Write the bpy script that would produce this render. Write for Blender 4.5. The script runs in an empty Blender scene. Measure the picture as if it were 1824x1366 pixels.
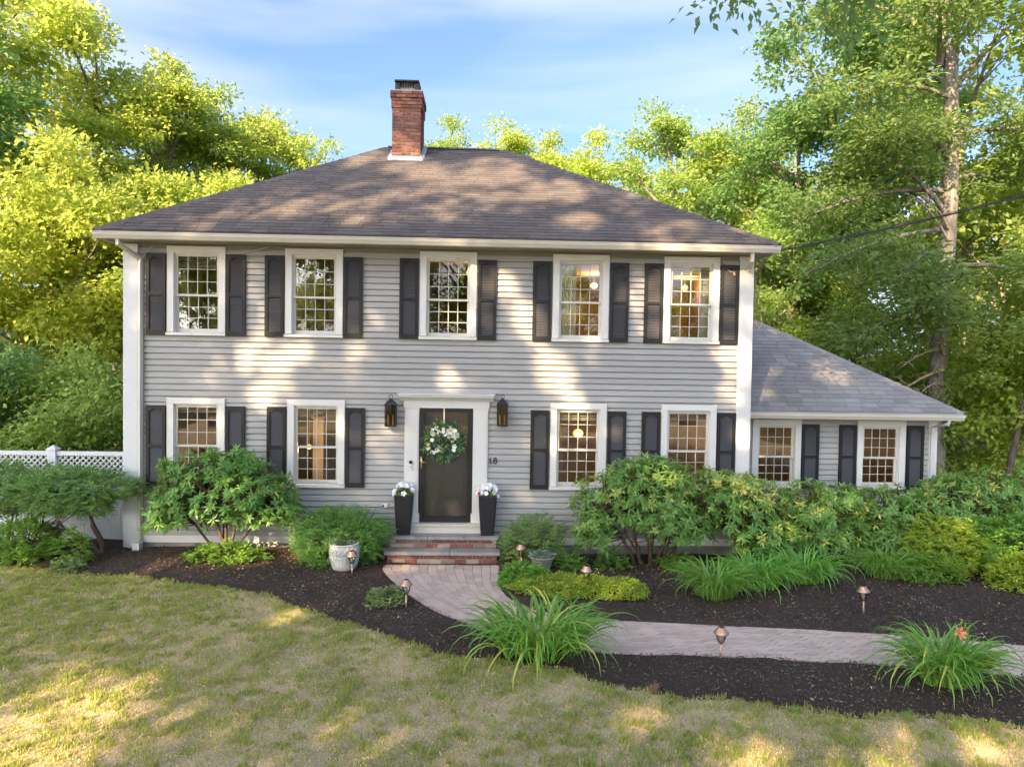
import bpy, math, random
import numpy as np
from mathutils import Vector, Matrix

rad = math.radians
S = bpy.context.scene
COL = S.collection
random.seed(7)

# ------------------------------------------------------------------ camera
cam = bpy.data.cameras.new('camera')
cam.sensor_width = 36.0
cam.lens = 24.0
cam.clip_start = 0.05
cam.clip_end = 900
camo = bpy.data.objects.new('camera', cam)
COL.objects.link(camo)
YAW, PITCH, ROLL = rad(2.0405), rad(-1.5797), rad(0.9047)
fw = Vector((math.sin(YAW) * math.cos(PITCH), math.cos(YAW) * math.cos(PITCH), math.sin(PITCH)))
rt = Vector((math.cos(YAW), -math.sin(YAW), 0))
up = rt.cross(fw)
rt2 = math.cos(ROLL) * rt + math.sin(ROLL) * up
up2 = -math.sin(ROLL) * rt + math.cos(ROLL) * up
m = Matrix.Identity(4)
for i in range(3):
    m[i][0], m[i][1], m[i][2] = rt2[i], up2[i], -fw[i]
m[0][3], m[1][3], m[2][3] = 0.0, -12.35, 3.4
camo.matrix_world = m
S.camera = camo

# ------------------------------------------------------------------ light
SUN_EL, SUN_AZ = rad(27), rad(31)          # azimuth measured from the house's front normal, towards the left
SDIR = Vector((-math.sin(SUN_AZ) * math.cos(SUN_EL), -math.cos(SUN_AZ) * math.cos(SUN_EL), math.sin(SUN_EL)))
sun = bpy.data.lights.new('sun', 'SUN')
sun.energy = 4.3
sun.angle = rad(0.53)
sun.color = (1.0, 0.73, 0.44)
suno = bpy.data.objects.new('sun', sun)
COL.objects.link(suno)
suno.rotation_euler = (-SDIR).to_track_quat('-Z', 'Y').to_euler()
suno.location = (-12, -24, 20)

W = bpy.data.worlds.new('World')
S.world = W
W.use_nodes = True
nt = W.node_tree
nt.nodes.clear()
sky = nt.nodes.new('ShaderNodeTexSky')
sky.sky_type = 'NISHITA'
sky.sun_disc = False
sky.sun_elevation = SUN_EL
sky.sun_rotation = math.atan2(SDIR.x, SDIR.y)
sky.air_density = 0.48
sky.dust_density = 4.4
sky.ozone_density = 4.0
bg = nt.nodes.new('ShaderNodeBackground')
bg.inputs['Strength'].default_value = 0.15
out = nt.nodes.new('ShaderNodeOutputWorld')
tc = nt.nodes.new('ShaderNodeTexCoord')
mp = nt.nodes.new('ShaderNodeMapping')
mp.inputs['Rotation'].default_value = (rad(4), rad(9), rad(10))
mp.inputs['Scale'].default_value = (0.8, 0.9, 6.0)
nz = nt.nodes.new('ShaderNodeTexNoise')
nz.inputs['Scale'].default_value = 1.5
nz.inputs['Detail'].default_value = 5
nz.inputs['Roughness'].default_value = 0.45
nz.inputs['Distortion'].default_value = 0.4
cr = nt.nodes.new('ShaderNodeValToRGB')
cr.color_ramp.elements[0].position = 0.45
cr.color_ramp.elements[0].color = (0, 0, 0, 1)
cr.color_ramp.elements[1].position = 0.72
cr.color_ramp.elements[1].color = (0.85, 0.85, 0.85, 1)
mx = nt.nodes.new('ShaderNodeMixRGB')
mx.inputs['Color2'].default_value = (1.75, 1.87, 2.05, 1)
L = nt.links.new
L(tc.outputs['Generated'], mp.inputs['Vector'])
L(mp.outputs['Vector'], nz.inputs['Vector'])
L(nz.outputs['Fac'], cr.inputs['Fac'])
L(cr.outputs['Color'], mx.inputs['Fac'])
L(sky.outputs['Color'], mx.inputs['Color1'])
L(mx.outputs['Color'], bg.inputs['Color'])
L(bg.outputs['Background'], out.inputs['Surface'])

S.view_settings.view_transform = 'Standard'
S.view_settings.look = 'None'
S.view_settings.exposure = 2.05
S.view_settings.gamma = 1.0
S.view_settings.use_curve_mapping = False
S.render.engine = 'CYCLES'
S.cycles.max_bounces = 8
S.cycles.diffuse_bounces = 4
S.cycles.transparent_max_bounces = 12
S.cycles.use_denoising = True

# ------------------------------------------------------------------ materials
class N:
    """small node-tree helper"""
    def __init__(self, name):
        self.m = bpy.data.materials.new(name)
        self.m.use_nodes = True
        self.t = self.m.node_tree
        self.b = self.t.nodes['Principled BSDF']
        self.o = self.t.nodes['Material Output']
    def n(self, typ, **kw):
        x = self.t.nodes.new('ShaderNode' + typ)
        for k, v in kw.items():
            if k in x.inputs.keys():
                x.inputs[k].default_value = v
            else:
                setattr(x, k, v)
        return x
    def l(self, a, b):
        self.t.links.new(a, b)
    def coords(self, scale=(1, 1, 1), kind='Object', rot=(0, 0, 0)):
        c = self.n('TexCoord')
        mpn = self.n('Mapping')
        mpn.inputs['Scale'].default_value = scale
        mpn.inputs['Rotation'].default_value = rot
        if kind == 'World':
            g = self.n('NewGeometry')
            self.l(g.outputs['Position'], mpn.inputs['Vector'])
        else:
            self.l(c.outputs[kind], mpn.inputs['Vector'])
        return mpn.outputs['Vector']
    def noise(self, scale, vec=None, detail=4, rough=0.55, dist=0.0):
        x = self.n('TexNoise')
        x.inputs['Scale'].default_value = scale
        x.inputs['Detail'].default_value = detail
        x.inputs['Roughness'].default_value = rough
        x.inputs['Distortion'].default_value = dist
        if vec is not None:
            self.l(vec, x.inputs['Vector'])
        return x.outputs['Fac']
    def ramp(self, fac, stops, mode='LINEAR'):
        r = self.n('ValToRGB')
        e = r.color_ramp.elements
        r.color_ramp.interpolation = mode
        while len(e) < len(stops):
            e.new(0.5)
        for k, (p, c) in enumerate(stops):
            e[k].position = p
            e[k].color = tuple(c) + (1,) if len(c) == 3 else c
        self.l(fac, r.inputs['Fac'])
        return r.outputs['Color']
    def math(self, op, a, b=None, clamp=False):
        x = self.n('Math', operation=op)
        x.use_clamp = clamp
        for k, v in enumerate((a, b)):
            if v is None:
                continue
            if isinstance(v, (int, float)):
                x.inputs[k].default_value = v
            else:
                self.l(v, x.inputs[k])
        return x.outputs[0]
    def mix(self, fac, a, b, mode='MIX'):
        x = self.n('MixRGB', blend_type=mode)
        for k, v in zip(('Fac', 'Color1', 'Color2'), (fac, a, b)):
            if isinstance(v, (int, float)):
                x.inputs[k].default_value = v
            elif isinstance(v, tuple):
                x.inputs[k].default_value = v + (1,) if len(v) == 3 else v
            else:
                self.l(v, x.inputs[k])
        return x.outputs['Color']
    def rnd(self):
        """per piece random: object random plus the mesh's own 'rnd' attribute"""
        a = self.n('Attribute', attribute_name='rnd')
        o = self.n('ObjectInfo')
        return self.math('FRACT', self.math('ADD', a.outputs['Fac'], o.outputs['Random']))
    def attr(self):
        return self.n('Attribute', attribute_name='rnd').outputs['Fac']
    def bump(self, h, strength=0.3, dist=0.01):
        x = self.n('Bump')
        x.inputs['Strength'].default_value = strength
        x.inputs['Distance'].default_value = dist
        self.l(h, x.inputs['Height'])
        self.l(x.outputs['Normal'], self.b.inputs['Normal'])
    def set(self, color=None, rough=None, metal=None, spec=None):
        if color is not None:
            if isinstance(color, tuple):
                self.b.inputs['Base Color'].default_value = color + (1,)
            else:
                self.l(color, self.b.inputs['Base Color'])
        if rough is not None:
            if isinstance(rough, (int, float)):
                self.b.inputs['Roughness'].default_value = rough
            else:
                self.l(rough, self.b.inputs['Roughness'])
        if metal is not None:
            self.b.inputs['Metallic'].default_value = metal
        if spec is not None:
            self.b.inputs['Specular IOR Level'].default_value = spec
        return self

M = {}

def painted(name, col, rough=0.5, var=0.08, dirt=0.12, scale=3.0, spec=0.4):
    k = N(name)
    v = k.coords(kind='World')
    f = k.noise(scale, v, 6, 0.6)
    g = k.noise(scale * 14, k.coords((1, 1, 0.12), 'World'), 3)
    dark = tuple(c * (1 - dirt) * (0.98 if i == 2 else 1) for i, c in enumerate(col))
    c = k.mix(k.math('MULTIPLY', f, 1.0), dark, col)
    r = k.rnd()
    c = k.mix(var, c, k.mix(r, tuple(x * 0.78 for x in col), tuple(min(1, x * 1.15) for x in col)))
    k.set(c, rough, spec=spec)
    k.bump(g, 0.08, 0.004)
    M[name] = k.m
    return k.m

painted('siding', (0.38, 0.376, 0.366), 0.55, 0.35, 0.10)
painted('frieze_shaded', (0.24, 0.235, 0.21), 0.6, 0.05, 0.1)  # grey board darkened, the eave's shadow is put into its colour
painted('white_trim', (0.74, 0.73, 0.70), 0.5, 0.1, 0.10)
painted('vinyl_white', (0.66, 0.675, 0.69), 0.4, 0.05, 0.05)
painted('sash_white', (0.62, 0.60, 0.54), 0.4, 0.05, 0.04)
painted('gutter', (0.68, 0.64, 0.55), 0.4, 0.08, 0.18)
painted('soffit', (0.36, 0.34, 0.29), 0.6, 0.05, 0.1)  # colour taken darker to deepen the shade under the eave
painted('drip_edge', (0.03, 0.03, 0.03), 0.5, 0.05, 0.1)
painted('spout_grey', (0.55, 0.56, 0.58), 0.4, 0.05, 0.1)
painted('shutter_frame', (0.014, 0.0135, 0.015), 0.5, 0.15, 0.25)
painted('shutter_louver', (0.088, 0.088, 0.094), 0.55, 0.12, 0.2)
painted('door_black', (0.018, 0.018, 0.02), 0.35, 0.0, 0.2)
painted('door_slab', (0.15, 0.138, 0.13), 0.4, 0.0, 0.2)
painted('planter', (0.022, 0.022, 0.025), 0.45, 0.1, 0.3)
painted('lantern_metal', (0.012, 0.012, 0.016), 0.35, 0.05, 0.2)
painted('foundation', (0.33, 0.31, 0.28), 0.9, 0.1, 0.35, 5)
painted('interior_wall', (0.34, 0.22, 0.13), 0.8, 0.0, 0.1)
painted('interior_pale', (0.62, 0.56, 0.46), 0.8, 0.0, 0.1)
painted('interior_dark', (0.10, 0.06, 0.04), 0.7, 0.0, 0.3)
painted('blind', (0.42, 0.41, 0.33), 0.7, 0.1, 0.1)
painted('pot_white', (0.62, 0.62, 0.60), 0.7, 0.0, 0.3, 9)
painted('urn_beige', (0.40, 0.36, 0.28), 0.75, 0.0, 0.3, 9)
painted('cable_black', (0.03, 0.03, 0.03), 0.6, 0.0, 0.1)
painted('cable_tan', (0.35, 0.26, 0.16), 0.6, 0.0, 0.2)
painted('plastic_black', (0.012, 0.012, 0.012), 0.3, 0.0, 0.1)
painted('plastic_white', (0.75, 0.75, 0.75), 0.3, 0.0, 0.05)
painted('candle', (0.75, 0.55, 0.22), 0.5, 0.0, 0.05)
painted('petal_white', (0.80, 0.80, 0.76), 0.6, 0.3, 0.06)
painted('petal_cream', (0.80, 0.74, 0.48), 0.6, 0.4, 0.06)
painted('petal_red', (0.42, 0.02, 0.03), 0.6, 0.3, 0.1)
painted('petal_orange', (0.80, 0.28, 0.14), 0.6, 0.3, 0.1)
painted('flashing', (0.42, 0.43, 0.46), 0.4, 0.1, 0.35, 8)
painted('flue', (0.55, 0.53, 0.50), 0.7, 0.1, 0.2)
painted('rust_black', (0.035, 0.032, 0.032), 0.6, 0.1, 0.3)
painted('dark_ink', (0.02, 0.02, 0.022), 0.5, 0.0, 0.1)

def shingles(name, stops):
    k = N(name)
    r = k.rnd()
    v = k.coords(kind='World')
    base = k.ramp(r, stops)
    gr = k.noise(160, v, 2, 0.7)
    big = k.noise(0.9, v, 4, 0.6)
    c = k.mix(0.55, base, k.ramp(gr, [(0.3, (0.25, 0.25, 0.25)), (0.75, (1.0, 1.0, 1.0))]), 'MULTIPLY')
    c = k.mix(0.35, c, k.ramp(big, [(0.3, (0.55, 0.52, 0.50)), (0.7, (1, 1, 1))]), 'MULTIPLY')
    # pale streaks of lichen
    st = k.noise(2.2, k.coords((6, 0.5, 0.5), 'World'), 3)
    c = k.mix(k.ramp(st, [(0.62, (0, 0, 0)), (0.85, (0.25, 0.25, 0.25))]), c, (0.30, 0.27, 0.23))
    k.set(c, 0.95, spec=0.15)
    k.bump(gr, 0.5, 0.004)
    M[name] = k.m

shingles('shingle_main', [(0, (0.155, 0.135, 0.125)), (0.5, (0.183, 0.160, 0.149)), (1, (0.215, 0.187, 0.172))])
shingles('shingle_wing', [(0, (0.29, 0.282, 0.276)), (0.5, (0.335, 0.326, 0.319)), (1, (0.385, 0.374, 0.366))])

k = N('brick')
r = k.rnd()
v = k.coords(kind='World')
c = k.ramp(r, [(0, (0.12, 0.047, 0.036)), (0.3, (0.22, 0.08, 0.055)), (0.55, (0.14, 0.052, 0.042)), (0.8, (0.30, 0.14, 0.095)), (1, (0.08, 0.04, 0.036))])
f = k.noise(30, v, 5, 0.65)
c = k.mix(k.ramp(f, [(0.45, (0, 0, 0)), (0.75, (0.5, 0.5, 0.5))]), c, (0.33, 0.24, 0.19))
k.set(c, 0.9, spec=0.2)
k.bump(f, 0.4, 0.006)
M['brick'] = k.m

k = N('step_brick')
r = k.rnd()
v = k.coords(kind='World')
c = k.ramp(r, [(0, (0.17, 0.07, 0.055)), (0.4, (0.23, 0.095, 0.072)), (0.62, (0.19, 0.085, 0.07)), (0.72, (0.42, 0.33, 0.26)), (0.9, (0.48, 0.39, 0.31)), (1, (0.12, 0.075, 0.065))])
f = k.noise(24, v, 5, 0.65)
c = k.mix(k.ramp(f, [(0.5, (0, 0, 0)), (0.8, (0.55, 0.55, 0.55))]), c, (0.42, 0.35, 0.29))
k.set(c, 0.9, spec=0.2)
k.bump(f, 0.4, 0.006)
M['step_brick'] = k.m

k = N('mortar')
v = k.coords(kind='World')
k.set(k.ramp(k.noise(40, v), [(0.3, (0.30, 0.26, 0.22)), (0.7, (0.44, 0.39, 0.34))]), 0.95)
M['mortar'] = k.m

k = N('bluestone')
v = k.coords(kind='World')
f = k.noise(6, v, 6, 0.6)
c = k.mix(0.4, k.ramp(f, [(0.3, (0.26, 0.24, 0.225)), (0.7, (0.42, 0.39, 0.36))]), k.ramp(k.rnd(), [(0, (0.17, 0.16, 0.16)), (1, (0.34, 0.30, 0.27))]))
k.set(c, 0.8)
k.bump(k.noise(50, v), 0.3, 0.004)
M['bluestone'] = k.m

k = N('paver')
r = k.rnd()
v = k.coords(kind='World')
c = k.ramp(r, [(0, (0.58, 0.445, 0.365)), (0.25, (0.66, 0.51, 0.42)), (0.55, (0.71, 0.555, 0.455)), (0.85, (0.75, 0.59, 0.48)), (1, (0.73, 0.51, 0.40))])
f = k.noise(60, v, 4, 0.7)
c = k.mix(0.35, c, k.ramp(f, [(0.3, (0.5, 0.5, 0.5)), (0.7, (1, 1, 1))]), 'MULTIPLY')
c = k.mix(k.ramp(k.noise(1.6, v, 4), [(0.5, (0, 0, 0)), (0.8, (0.35, 0.35, 0.35))]), c, (0.36, 0.31, 0.28))
k.set(c, 0.85, spec=0.25)
k.bump(f, 0.3, 0.004)
M['paver'] = k.m

k = N('sand')
k.set(k.ramp(k.noise(60, k.coords(kind='World')), [(0.3, (0.10, 0.085, 0.07)), (0.7, (0.19, 0.16, 0.13))]), 0.95)
M['sand'] = k.m

def bark(name, a, b, sc=7):
    k = N(name)
    v = k.coords((1, 1, 0.22), 'World')
    f = k.noise(sc * 1.6, v, 6, 0.65, 0.6)
    k.set(k.ramp(f, [(0.3, a), (0.7, b)]), 0.9, spec=0.15)
    k.bump(f, 0.7, 0.03)
    M[name] = k.m
bark('bark_grey', (0.10, 0.085, 0.07), (0.36, 0.31, 0.26))
bark('bark_dark', (0.05, 0.04, 0.034), (0.16, 0.13, 0.10))
bark('bark_pine', (0.085, 0.072, 0.06), (0.30, 0.265, 0.23), 7)
bark('shrub_wood', (0.05, 0.035, 0.028), (0.17, 0.12, 0.09), 20)
bark('dead_wood', (0.25, 0.19, 0.13), (0.50, 0.41, 0.31), 20)

def leafmat(name, stops, trans=(0.30, 0.36, 0.04), tf=0.32, rough=0.5, spec=0.35, objvar=0.25):
    k = N(name)
    a = k.attr()
    c = k.ramp(a, stops)
    o = k.n('ObjectInfo')
    hv = k.n('HueSaturation')
    k.l(k.math('ADD', k.math('MULTIPLY', o.outputs['Random'], objvar), 1 - objvar / 2), hv.inputs['Value'])
    k.l(k.math('ADD', k.math('MULTIPLY', o.outputs['Random'], 0.03), 0.485), hv.inputs['Hue'])
    k.l(c, hv.inputs['Color'])
    k.set(hv.outputs['Color'], rough, spec=spec)
    tr = k.n('BsdfTranslucent')
    tr.inputs['Color'].default_value = tuple(trans) + (1,)
    ms = k.n('MixShader')
    ms.inputs['Fac'].default_value = tf
    k.l(k.b.outputs['BSDF'], ms.inputs[1])
    k.l(tr.outputs['BSDF'], ms.inputs[2])
    k.l(ms.outputs['Shader'], k.o.inputs['Surface'])
    M[name] = k.m

leafmat('leaf_gold', [(0, (0.099, 0.153, 0.028)), (0.35, (0.207, 0.278, 0.048)), (0.75, (0.355, 0.413, 0.081)), (1, (0.493, 0.480, 0.133))], (0.769, 0.884, 0.171), 0.48)
leafmat('leaf_mid', [(0, (0.095, 0.158, 0.052)), (0.5, (0.162, 0.237, 0.071)), (0.85, (0.275, 0.335, 0.085)), (1, (0.418, 0.400, 0.123))], (0.684, 0.837, 0.190), 0.48)
leafmat('leaf_deep', [(0, (0.057, 0.119, 0.053)), (0.6, (0.106, 0.185, 0.070)), (1, (0.229, 0.299, 0.088))], (0.440, 0.704, 0.194), 0.43)
leafmat('needle', [(0, (0.070, 0.128, 0.040)), (0.6, (0.114, 0.188, 0.058)), (1, (0.211, 0.240, 0.063))], (0.396, 0.560, 0.127), 0.38)
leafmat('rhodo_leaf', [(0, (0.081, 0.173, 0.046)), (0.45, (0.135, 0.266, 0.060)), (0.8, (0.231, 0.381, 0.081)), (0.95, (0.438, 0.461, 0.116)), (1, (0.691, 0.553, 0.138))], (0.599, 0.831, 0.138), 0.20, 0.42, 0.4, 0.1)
leafmat('yew_leaf', [(0, (0.085, 0.189, 0.049)), (0.5, (0.144, 0.299, 0.065)), (0.9, (0.255, 0.442, 0.091)), (1, (0.376, 0.398, 0.112))], (0.486, 0.796, 0.143), 0.25, 0.5, 0.3, 0.15)
leafmat('juniper_leaf', [(0, (0.128, 0.212, 0.079)), (0.5, (0.204, 0.321, 0.100)), (0.88, (0.317, 0.459, 0.109)), (1, (0.508, 0.346, 0.179))], (0.508, 0.743, 0.159), 0.22, 0.55, 0.25, 0.15)
leafmat('fresh_leaf', [(0, (0.101, 0.221, 0.037)), (0.6, (0.175, 0.340, 0.055)), (1, (0.294, 0.460, 0.092))], (0.552, 0.883, 0.110), 0.3, 0.45, 0.35, 0.15)
leafmat('lime_leaf', [(0, (0.20, 0.31, 0.035)), (0.6, (0.36, 0.46, 0.055)), (1, (0.52, 0.52, 0.10))], (0.75, 0.90, 0.10), 0.32, 0.5, 0.3, 0.1)
leafmat('silver_leaf', [(0, (0.22, 0.30, 0.22)), (1, (0.50, 0.56, 0.46))], (0.30, 0.40, 0.25), 0.25)
leafmat('pale_leaf', [(0, (0.16, 0.24, 0.07)), (0.6, (0.28, 0.36, 0.12)), (1, (0.48, 0.50, 0.28))], (0.40, 0.50, 0.15), 0.25)
leafmat('wreath_leaf', [(0, (0.041, 0.127, 0.073)), (0.6, (0.073, 0.182, 0.091)), (0.9, (0.218, 0.309, 0.073)), (1, (0.364, 0.400, 0.091))], (0.255, 0.455, 0.109), 0.2)
leafmat('lily_leaf', [(0, (0.115, 0.260, 0.046)), (0.55, (0.177, 0.375, 0.066)), (0.92, (0.260, 0.490, 0.093)), (1, (0.792, 0.626, 0.125))], (0.626, 0.959, 0.147), 0.28, 0.38, 0.45, 0.3)
leafmat('grass_blade', [(0, (0.184, 0.257, 0.062)), (0.35, (0.302, 0.373, 0.088)), (0.62, (0.475, 0.446, 0.132)), (0.68, (0.691, 0.514, 0.238)), (0.9, (0.864, 0.660, 0.370)), (1, (0.907, 0.728, 0.458))], (0.864, 0.825, 0.220), 0.30, 0.6, 0.2, 0.0)

k = N('lawn')
v = k.coords(kind='World')
f = k.noise(1.3, v, 5, 0.6)
g = k.noise(45, v, 4, 0.7)
c = k.mix(k.ramp(f, [(0.42, (0, 0, 0)), (0.62, (0.75, 0.75, 0.75))]), k.ramp(g, [(0.25, (0.31, 0.23, 0.13)), (0.5, (0.58, 0.455, 0.285)), (0.75, (0.76, 0.62, 0.42))]), k.ramp(g, [(0.3, (0.17, 0.17, 0.07)), (0.7, (0.38, 0.34, 0.16))]))
k.set(c, 0.95, spec=0.1)
k.bump(g, 0.6, 0.02)
M['lawn'] = k.m

k = N('forest_floor')
v = k.coords(kind='World')
g = k.noise(9, v, 6, 0.7)
c = k.ramp(g, [(0.3, (0.06, 0.06, 0.025)), (0.55, (0.14, 0.12, 0.05)), (0.75, (0.20, 0.18, 0.07))])
k.set(c, 0.95, spec=0.1)
M['forest_floor'] = k.m

k = N('mulch')
v = k.coords(kind='World')
g = k.noise(55, v, 5, 0.75)
c = k.ramp(g, [(0.3, (0.036, 0.026, 0.020)), (0.6, (0.105, 0.078, 0.060)), (0.8, (0.21, 0.155, 0.12))])
c = k.mix(k.ramp(k.noise(1.2, v, 4), [(0.5, (0, 0, 0)), (0.75, (0.5, 0.5, 0.5))]), c, (0.065, 0.042, 0.03))
k.set(c, 0.9, spec=0.2)
k.bump(g, 1.0, 0.03)
M['mulch'] = k.m

k = N('mulch_chip')
a = k.attr()
k.set(k.ramp(a, [(0, (0.028, 0.021, 0.017)), (0.45, (0.10, 0.077, 0.062)), (0.76, (0.22, 0.168, 0.132)), (0.89, (0.18, 0.125, 0.085)), (0.975, (0.34, 0.23, 0.14)), (1, (0.70, 0.58, 0.42))]), 0.75, spec=0.3)
M['mulch_chip'] = k.m

k = N('dry_leaf')
k.set(k.ramp(k.attr(), [(0, (0.18, 0.09, 0.04)), (0.5, (0.34, 0.20, 0.10)), (1, (0.50, 0.38, 0.22))]), 0.7)
M['dry_leaf'] = k.m

k = N('copper')
v = k.coords(kind='World')
k.set(k.ramp(k.noise(40, v), [(0.3, (0.50, 0.27, 0.18)), (0.7, (0.72, 0.45, 0.32))]), 0.38, 0.75)
M['copper'] = k.m
k = N('brass')
k.set((0.75, 0.58, 0.25), 0.3, 1.0)
M['brass'] = k.m

def glassy(name, tint=(1, 1, 1), ior=1.5, extra=0.0, rough=0.0):
    k = N(name)
    tr = k.n('BsdfTransparent')
    tr.inputs['Color'].default_value = tuple(tint) + (1,)
    gl = k.n('BsdfGlossy')
    gl.inputs['Roughness'].default_value = rough
    fr = k.n('Fresnel')
    fr.inputs['IOR'].default_value = ior
    ms = k.n('MixShader')
    k.l(k.math('ADD', fr.outputs['Fac'], extra, True), ms.inputs['Fac'])
    k.l(tr.outputs['BSDF'], ms.inputs[1])
    k.l(gl.outputs['BSDF'], ms.inputs[2])
    k.l(ms.outputs['Shader'], k.o.inputs['Surface'])
    M[name] = k.m
glassy('window_glass', (0.93, 0.93, 0.90), 1.5, 0.085)
glassy('storm_glass', (0.85, 0.85, 0.85), 1.5, 0.03)
glassy('lamp_glass', (0.88, 0.86, 0.74), 1.45, 0.12, 0.1)
glassy('lantern_glass', (0.60, 0.55, 0.42), 1.45, 0.03)

k = N('bulb')
k.b.inputs['Emission Color'].default_value = (1.0, 0.55, 0.16, 1)
k.b.inputs['Emission Strength'].default_value = 0.32
k.set((0.8, 0.6, 0.3), 0.5)
M['bulb'] = k.m

# ------------------------------------------------------------------ mesh helpers
def np_mesh(name, verts, faces, rnd=None, smooth=False):
    me = bpy.data.meshes.new(name)
    verts = np.asarray(verts, dtype=np.float32).reshape(-1, 3)
    faces = np.asarray(faces, dtype=np.int32)
    n, kk = faces.shape
    me.vertices.add(len(verts))
    me.vertices.foreach_set('co', verts.ravel())
    me.loops.add(n * kk)
    me.loops.foreach_set('vertex_index', faces.ravel())
    me.polygons.add(n)
    me.polygons.foreach_set('loop_start', np.arange(0, n * kk, kk, dtype=np.int32))
    me.polygons.foreach_set('loop_total', np.full(n, kk, dtype=np.int32))
    if smooth:
        me.polygons.foreach_set('use_smooth', np.ones(n, dtype=bool))
    me.update(calc_edges=True)
    if rnd is not None:
        at = me.attributes.new('rnd', 'FLOAT', 'POINT')
        at.data.foreach_set('value', np.asarray(rnd, dtype=np.float32).ravel())
    return me

class MB:
    def __init__(self):
        self.v, self.f, self.r = [], [], []
        self.cur = 0.0
    def add(self, vs, fs):
        b = len(self.v)
        self.v += [tuple(p) for p in vs]
        self.r += [self.cur] * len(vs)
        self.f += [tuple(i + b for i in f) for f in fs]
        return self
    def hexa(self, p):           # 8 points: bottom loop 0-3 (ccw from above), top loop 4-7
        return self.add(p, [(3, 2, 1, 0), (4, 5, 6, 7), (0, 1, 5, 4), (1, 2, 6, 5), (2, 3, 7, 6), (3, 0, 4, 7)])
    def box(self, x0, x1, y0, y1, z0, z1):
        return self.hexa([(x0, y0, z0), (x1, y0, z0), (x1, y1, z0), (x0, y1, z0), (x0, y0, z1), (x1, y0, z1), (x1, y1, z1), (x0, y1, z1)])
    def tube(self, pts, rad_, n=6, cap=True):
        pts = [Vector(p) for p in pts]
        if not isinstance(rad_, (list, tuple)):
            rad_ = [rad_] * len(pts)
        vs, fs = [], []
        prev = None
        for i, p in enumerate(pts):
            t = (pts[min(i + 1, len(pts) - 1)] - pts[max(i - 1, 0)])
            if t.length < 1e-9:
                t = Vector((0, 0, 1))
            t.normalize()
            if prev is None:
                a = t.orthogonal().normalized()
            else:
                a = prev - t * prev.dot(t)
                a = a.normalized() if a.length > 1e-6 else t.orthogonal().normalized()
            prev = a
            b = t.cross(a)
            for j in range(n):
                an = 2 * math.pi * j / n
                vs.append(p + (a * math.cos(an) + b * math.sin(an)) * rad_[i])
        for i in range(len(pts) - 1):
            for j in range(n):
                fs.append((i * n + j, i * n + (j + 1) % n, (i + 1) * n + (j + 1) % n, (i + 1) * n + j))
        if cap:
            fs.append(tuple(range(n - 1, -1, -1)))
            fs.append(tuple((len(pts) - 1) * n + j for j in range(n)))
        return self.add(vs, fs)
    def lathe(self, prof, n=24, c=(0, 0, 0), flute=0, amp=0.0, cap=True):
        vs, fs = [], []
        for (r_, z) in prof:
            for j in range(n):
                an = 2 * math.pi * j / n
                rr = r_ * (1 + (amp * math.cos(flute * an) if flute else 0))
                vs.append((c[0] + rr * math.cos(an), c[1] + rr * math.sin(an), c[2] + z))
        for i in range(len(prof) - 1):
            for j in range(n):
                fs.append((i * n + j, i * n + (j + 1) % n, (i + 1) * n + (j + 1) % n, (i + 1) * n + j))
        if cap:
            fs.append(tuple(range(n - 1, -1, -1)))
            fs.append(tuple((len(prof) - 1) * n + j for j in range(n)))
        return self.add(vs, fs)
    def prism(self, poly, axis, a0, a1):   # poly in the two other axes, extruded along axis ('x','y','z')
        n = len(poly)
        def P(u, w, a):
            return {'x': (a, u, w), 'y': (u, a, w), 'z': (u, w, a)}[axis]
        vs = [P(u, w, a0) for u, w in poly] + [P(u, w, a1) for u, w in poly]
        fs = [tuple(range(n - 1, -1, -1)), tuple(range(n, 2 * n))]
        fs += [(i, (i + 1) % n, n + (i + 1) % n, n + i) for i in range(n)]
        return self.add(vs, fs)
    def sphere(self, c, r, n=10, mrings=7, sq=(1, 1, 1)):
        vs = [(c[0], c[1], c[2] - r * sq[2])]
        for i in range(1, mrings):
            th = math.pi * i / mrings
            for j in range(n):
                an = 2 * math.pi * j / n
                vs.append((c[0] + r * sq[0] * math.sin(th) * math.cos(an), c[1] + r * sq[1] * math.sin(th) * math.sin(an), c[2] - r * sq[2] * math.cos(th)))
        vs.append((c[0], c[1], c[2] + r * sq[2]))
        fs = [(0, 1 + (j + 1) % n, 1 + j) for j in range(n)]
        for i in range(mrings - 2):
            for j in range(n):
                a = 1 + i * n
                fs.append((a + j, a + (j + 1) % n, a + n + (j + 1) % n, a + n + j))
        a = 1 + (mrings - 2) * n
        fs += [(a + j, a + (j + 1) % n, len(vs) - 1) for j in range(n)]
        return self.add(vs, fs)
    def mesh(self, name, smooth=False):
        me = bpy.data.meshes.new(name)
        me.from_pydata(self.v, [], self.f)
        if any(self.r):
            at = me.attributes.new('rnd', 'FLOAT', 'POINT')
            at.data.foreach_set('value', self.r)
        if smooth:
            me.polygons.foreach_set('use_smooth', [True] * len(me.polygons))
        me.validate()
        me.update()
        return me
    def build(self, name, mat, parent=None, smooth=False, kind=None):
        return mk(name, self.mesh(name, smooth), mat, parent, kind)

KIDS = {}
def mk(name, me, mat, parent=None, kind=None, loc=None, rot=None, scale=None):
    if mat is not None and len(me.materials) == 0:
        me.materials.append(M[mat] if isinstance(mat, str) else mat)
    o = bpy.data.objects.new(name, me)
    COL.objects.link(o)
    if parent is not None:
        o.parent = parent
        KIDS.setdefault(parent.name, []).append(o)
    if kind:
        o['kind'] = kind
    if loc is not None:
        o.location = loc
    if rot is not None:
        o.rotation_euler = rot
    if scale is not None:
        o.scale = scale if isinstance(scale, (tuple, list)) else (scale,) * 3
    return o

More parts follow.
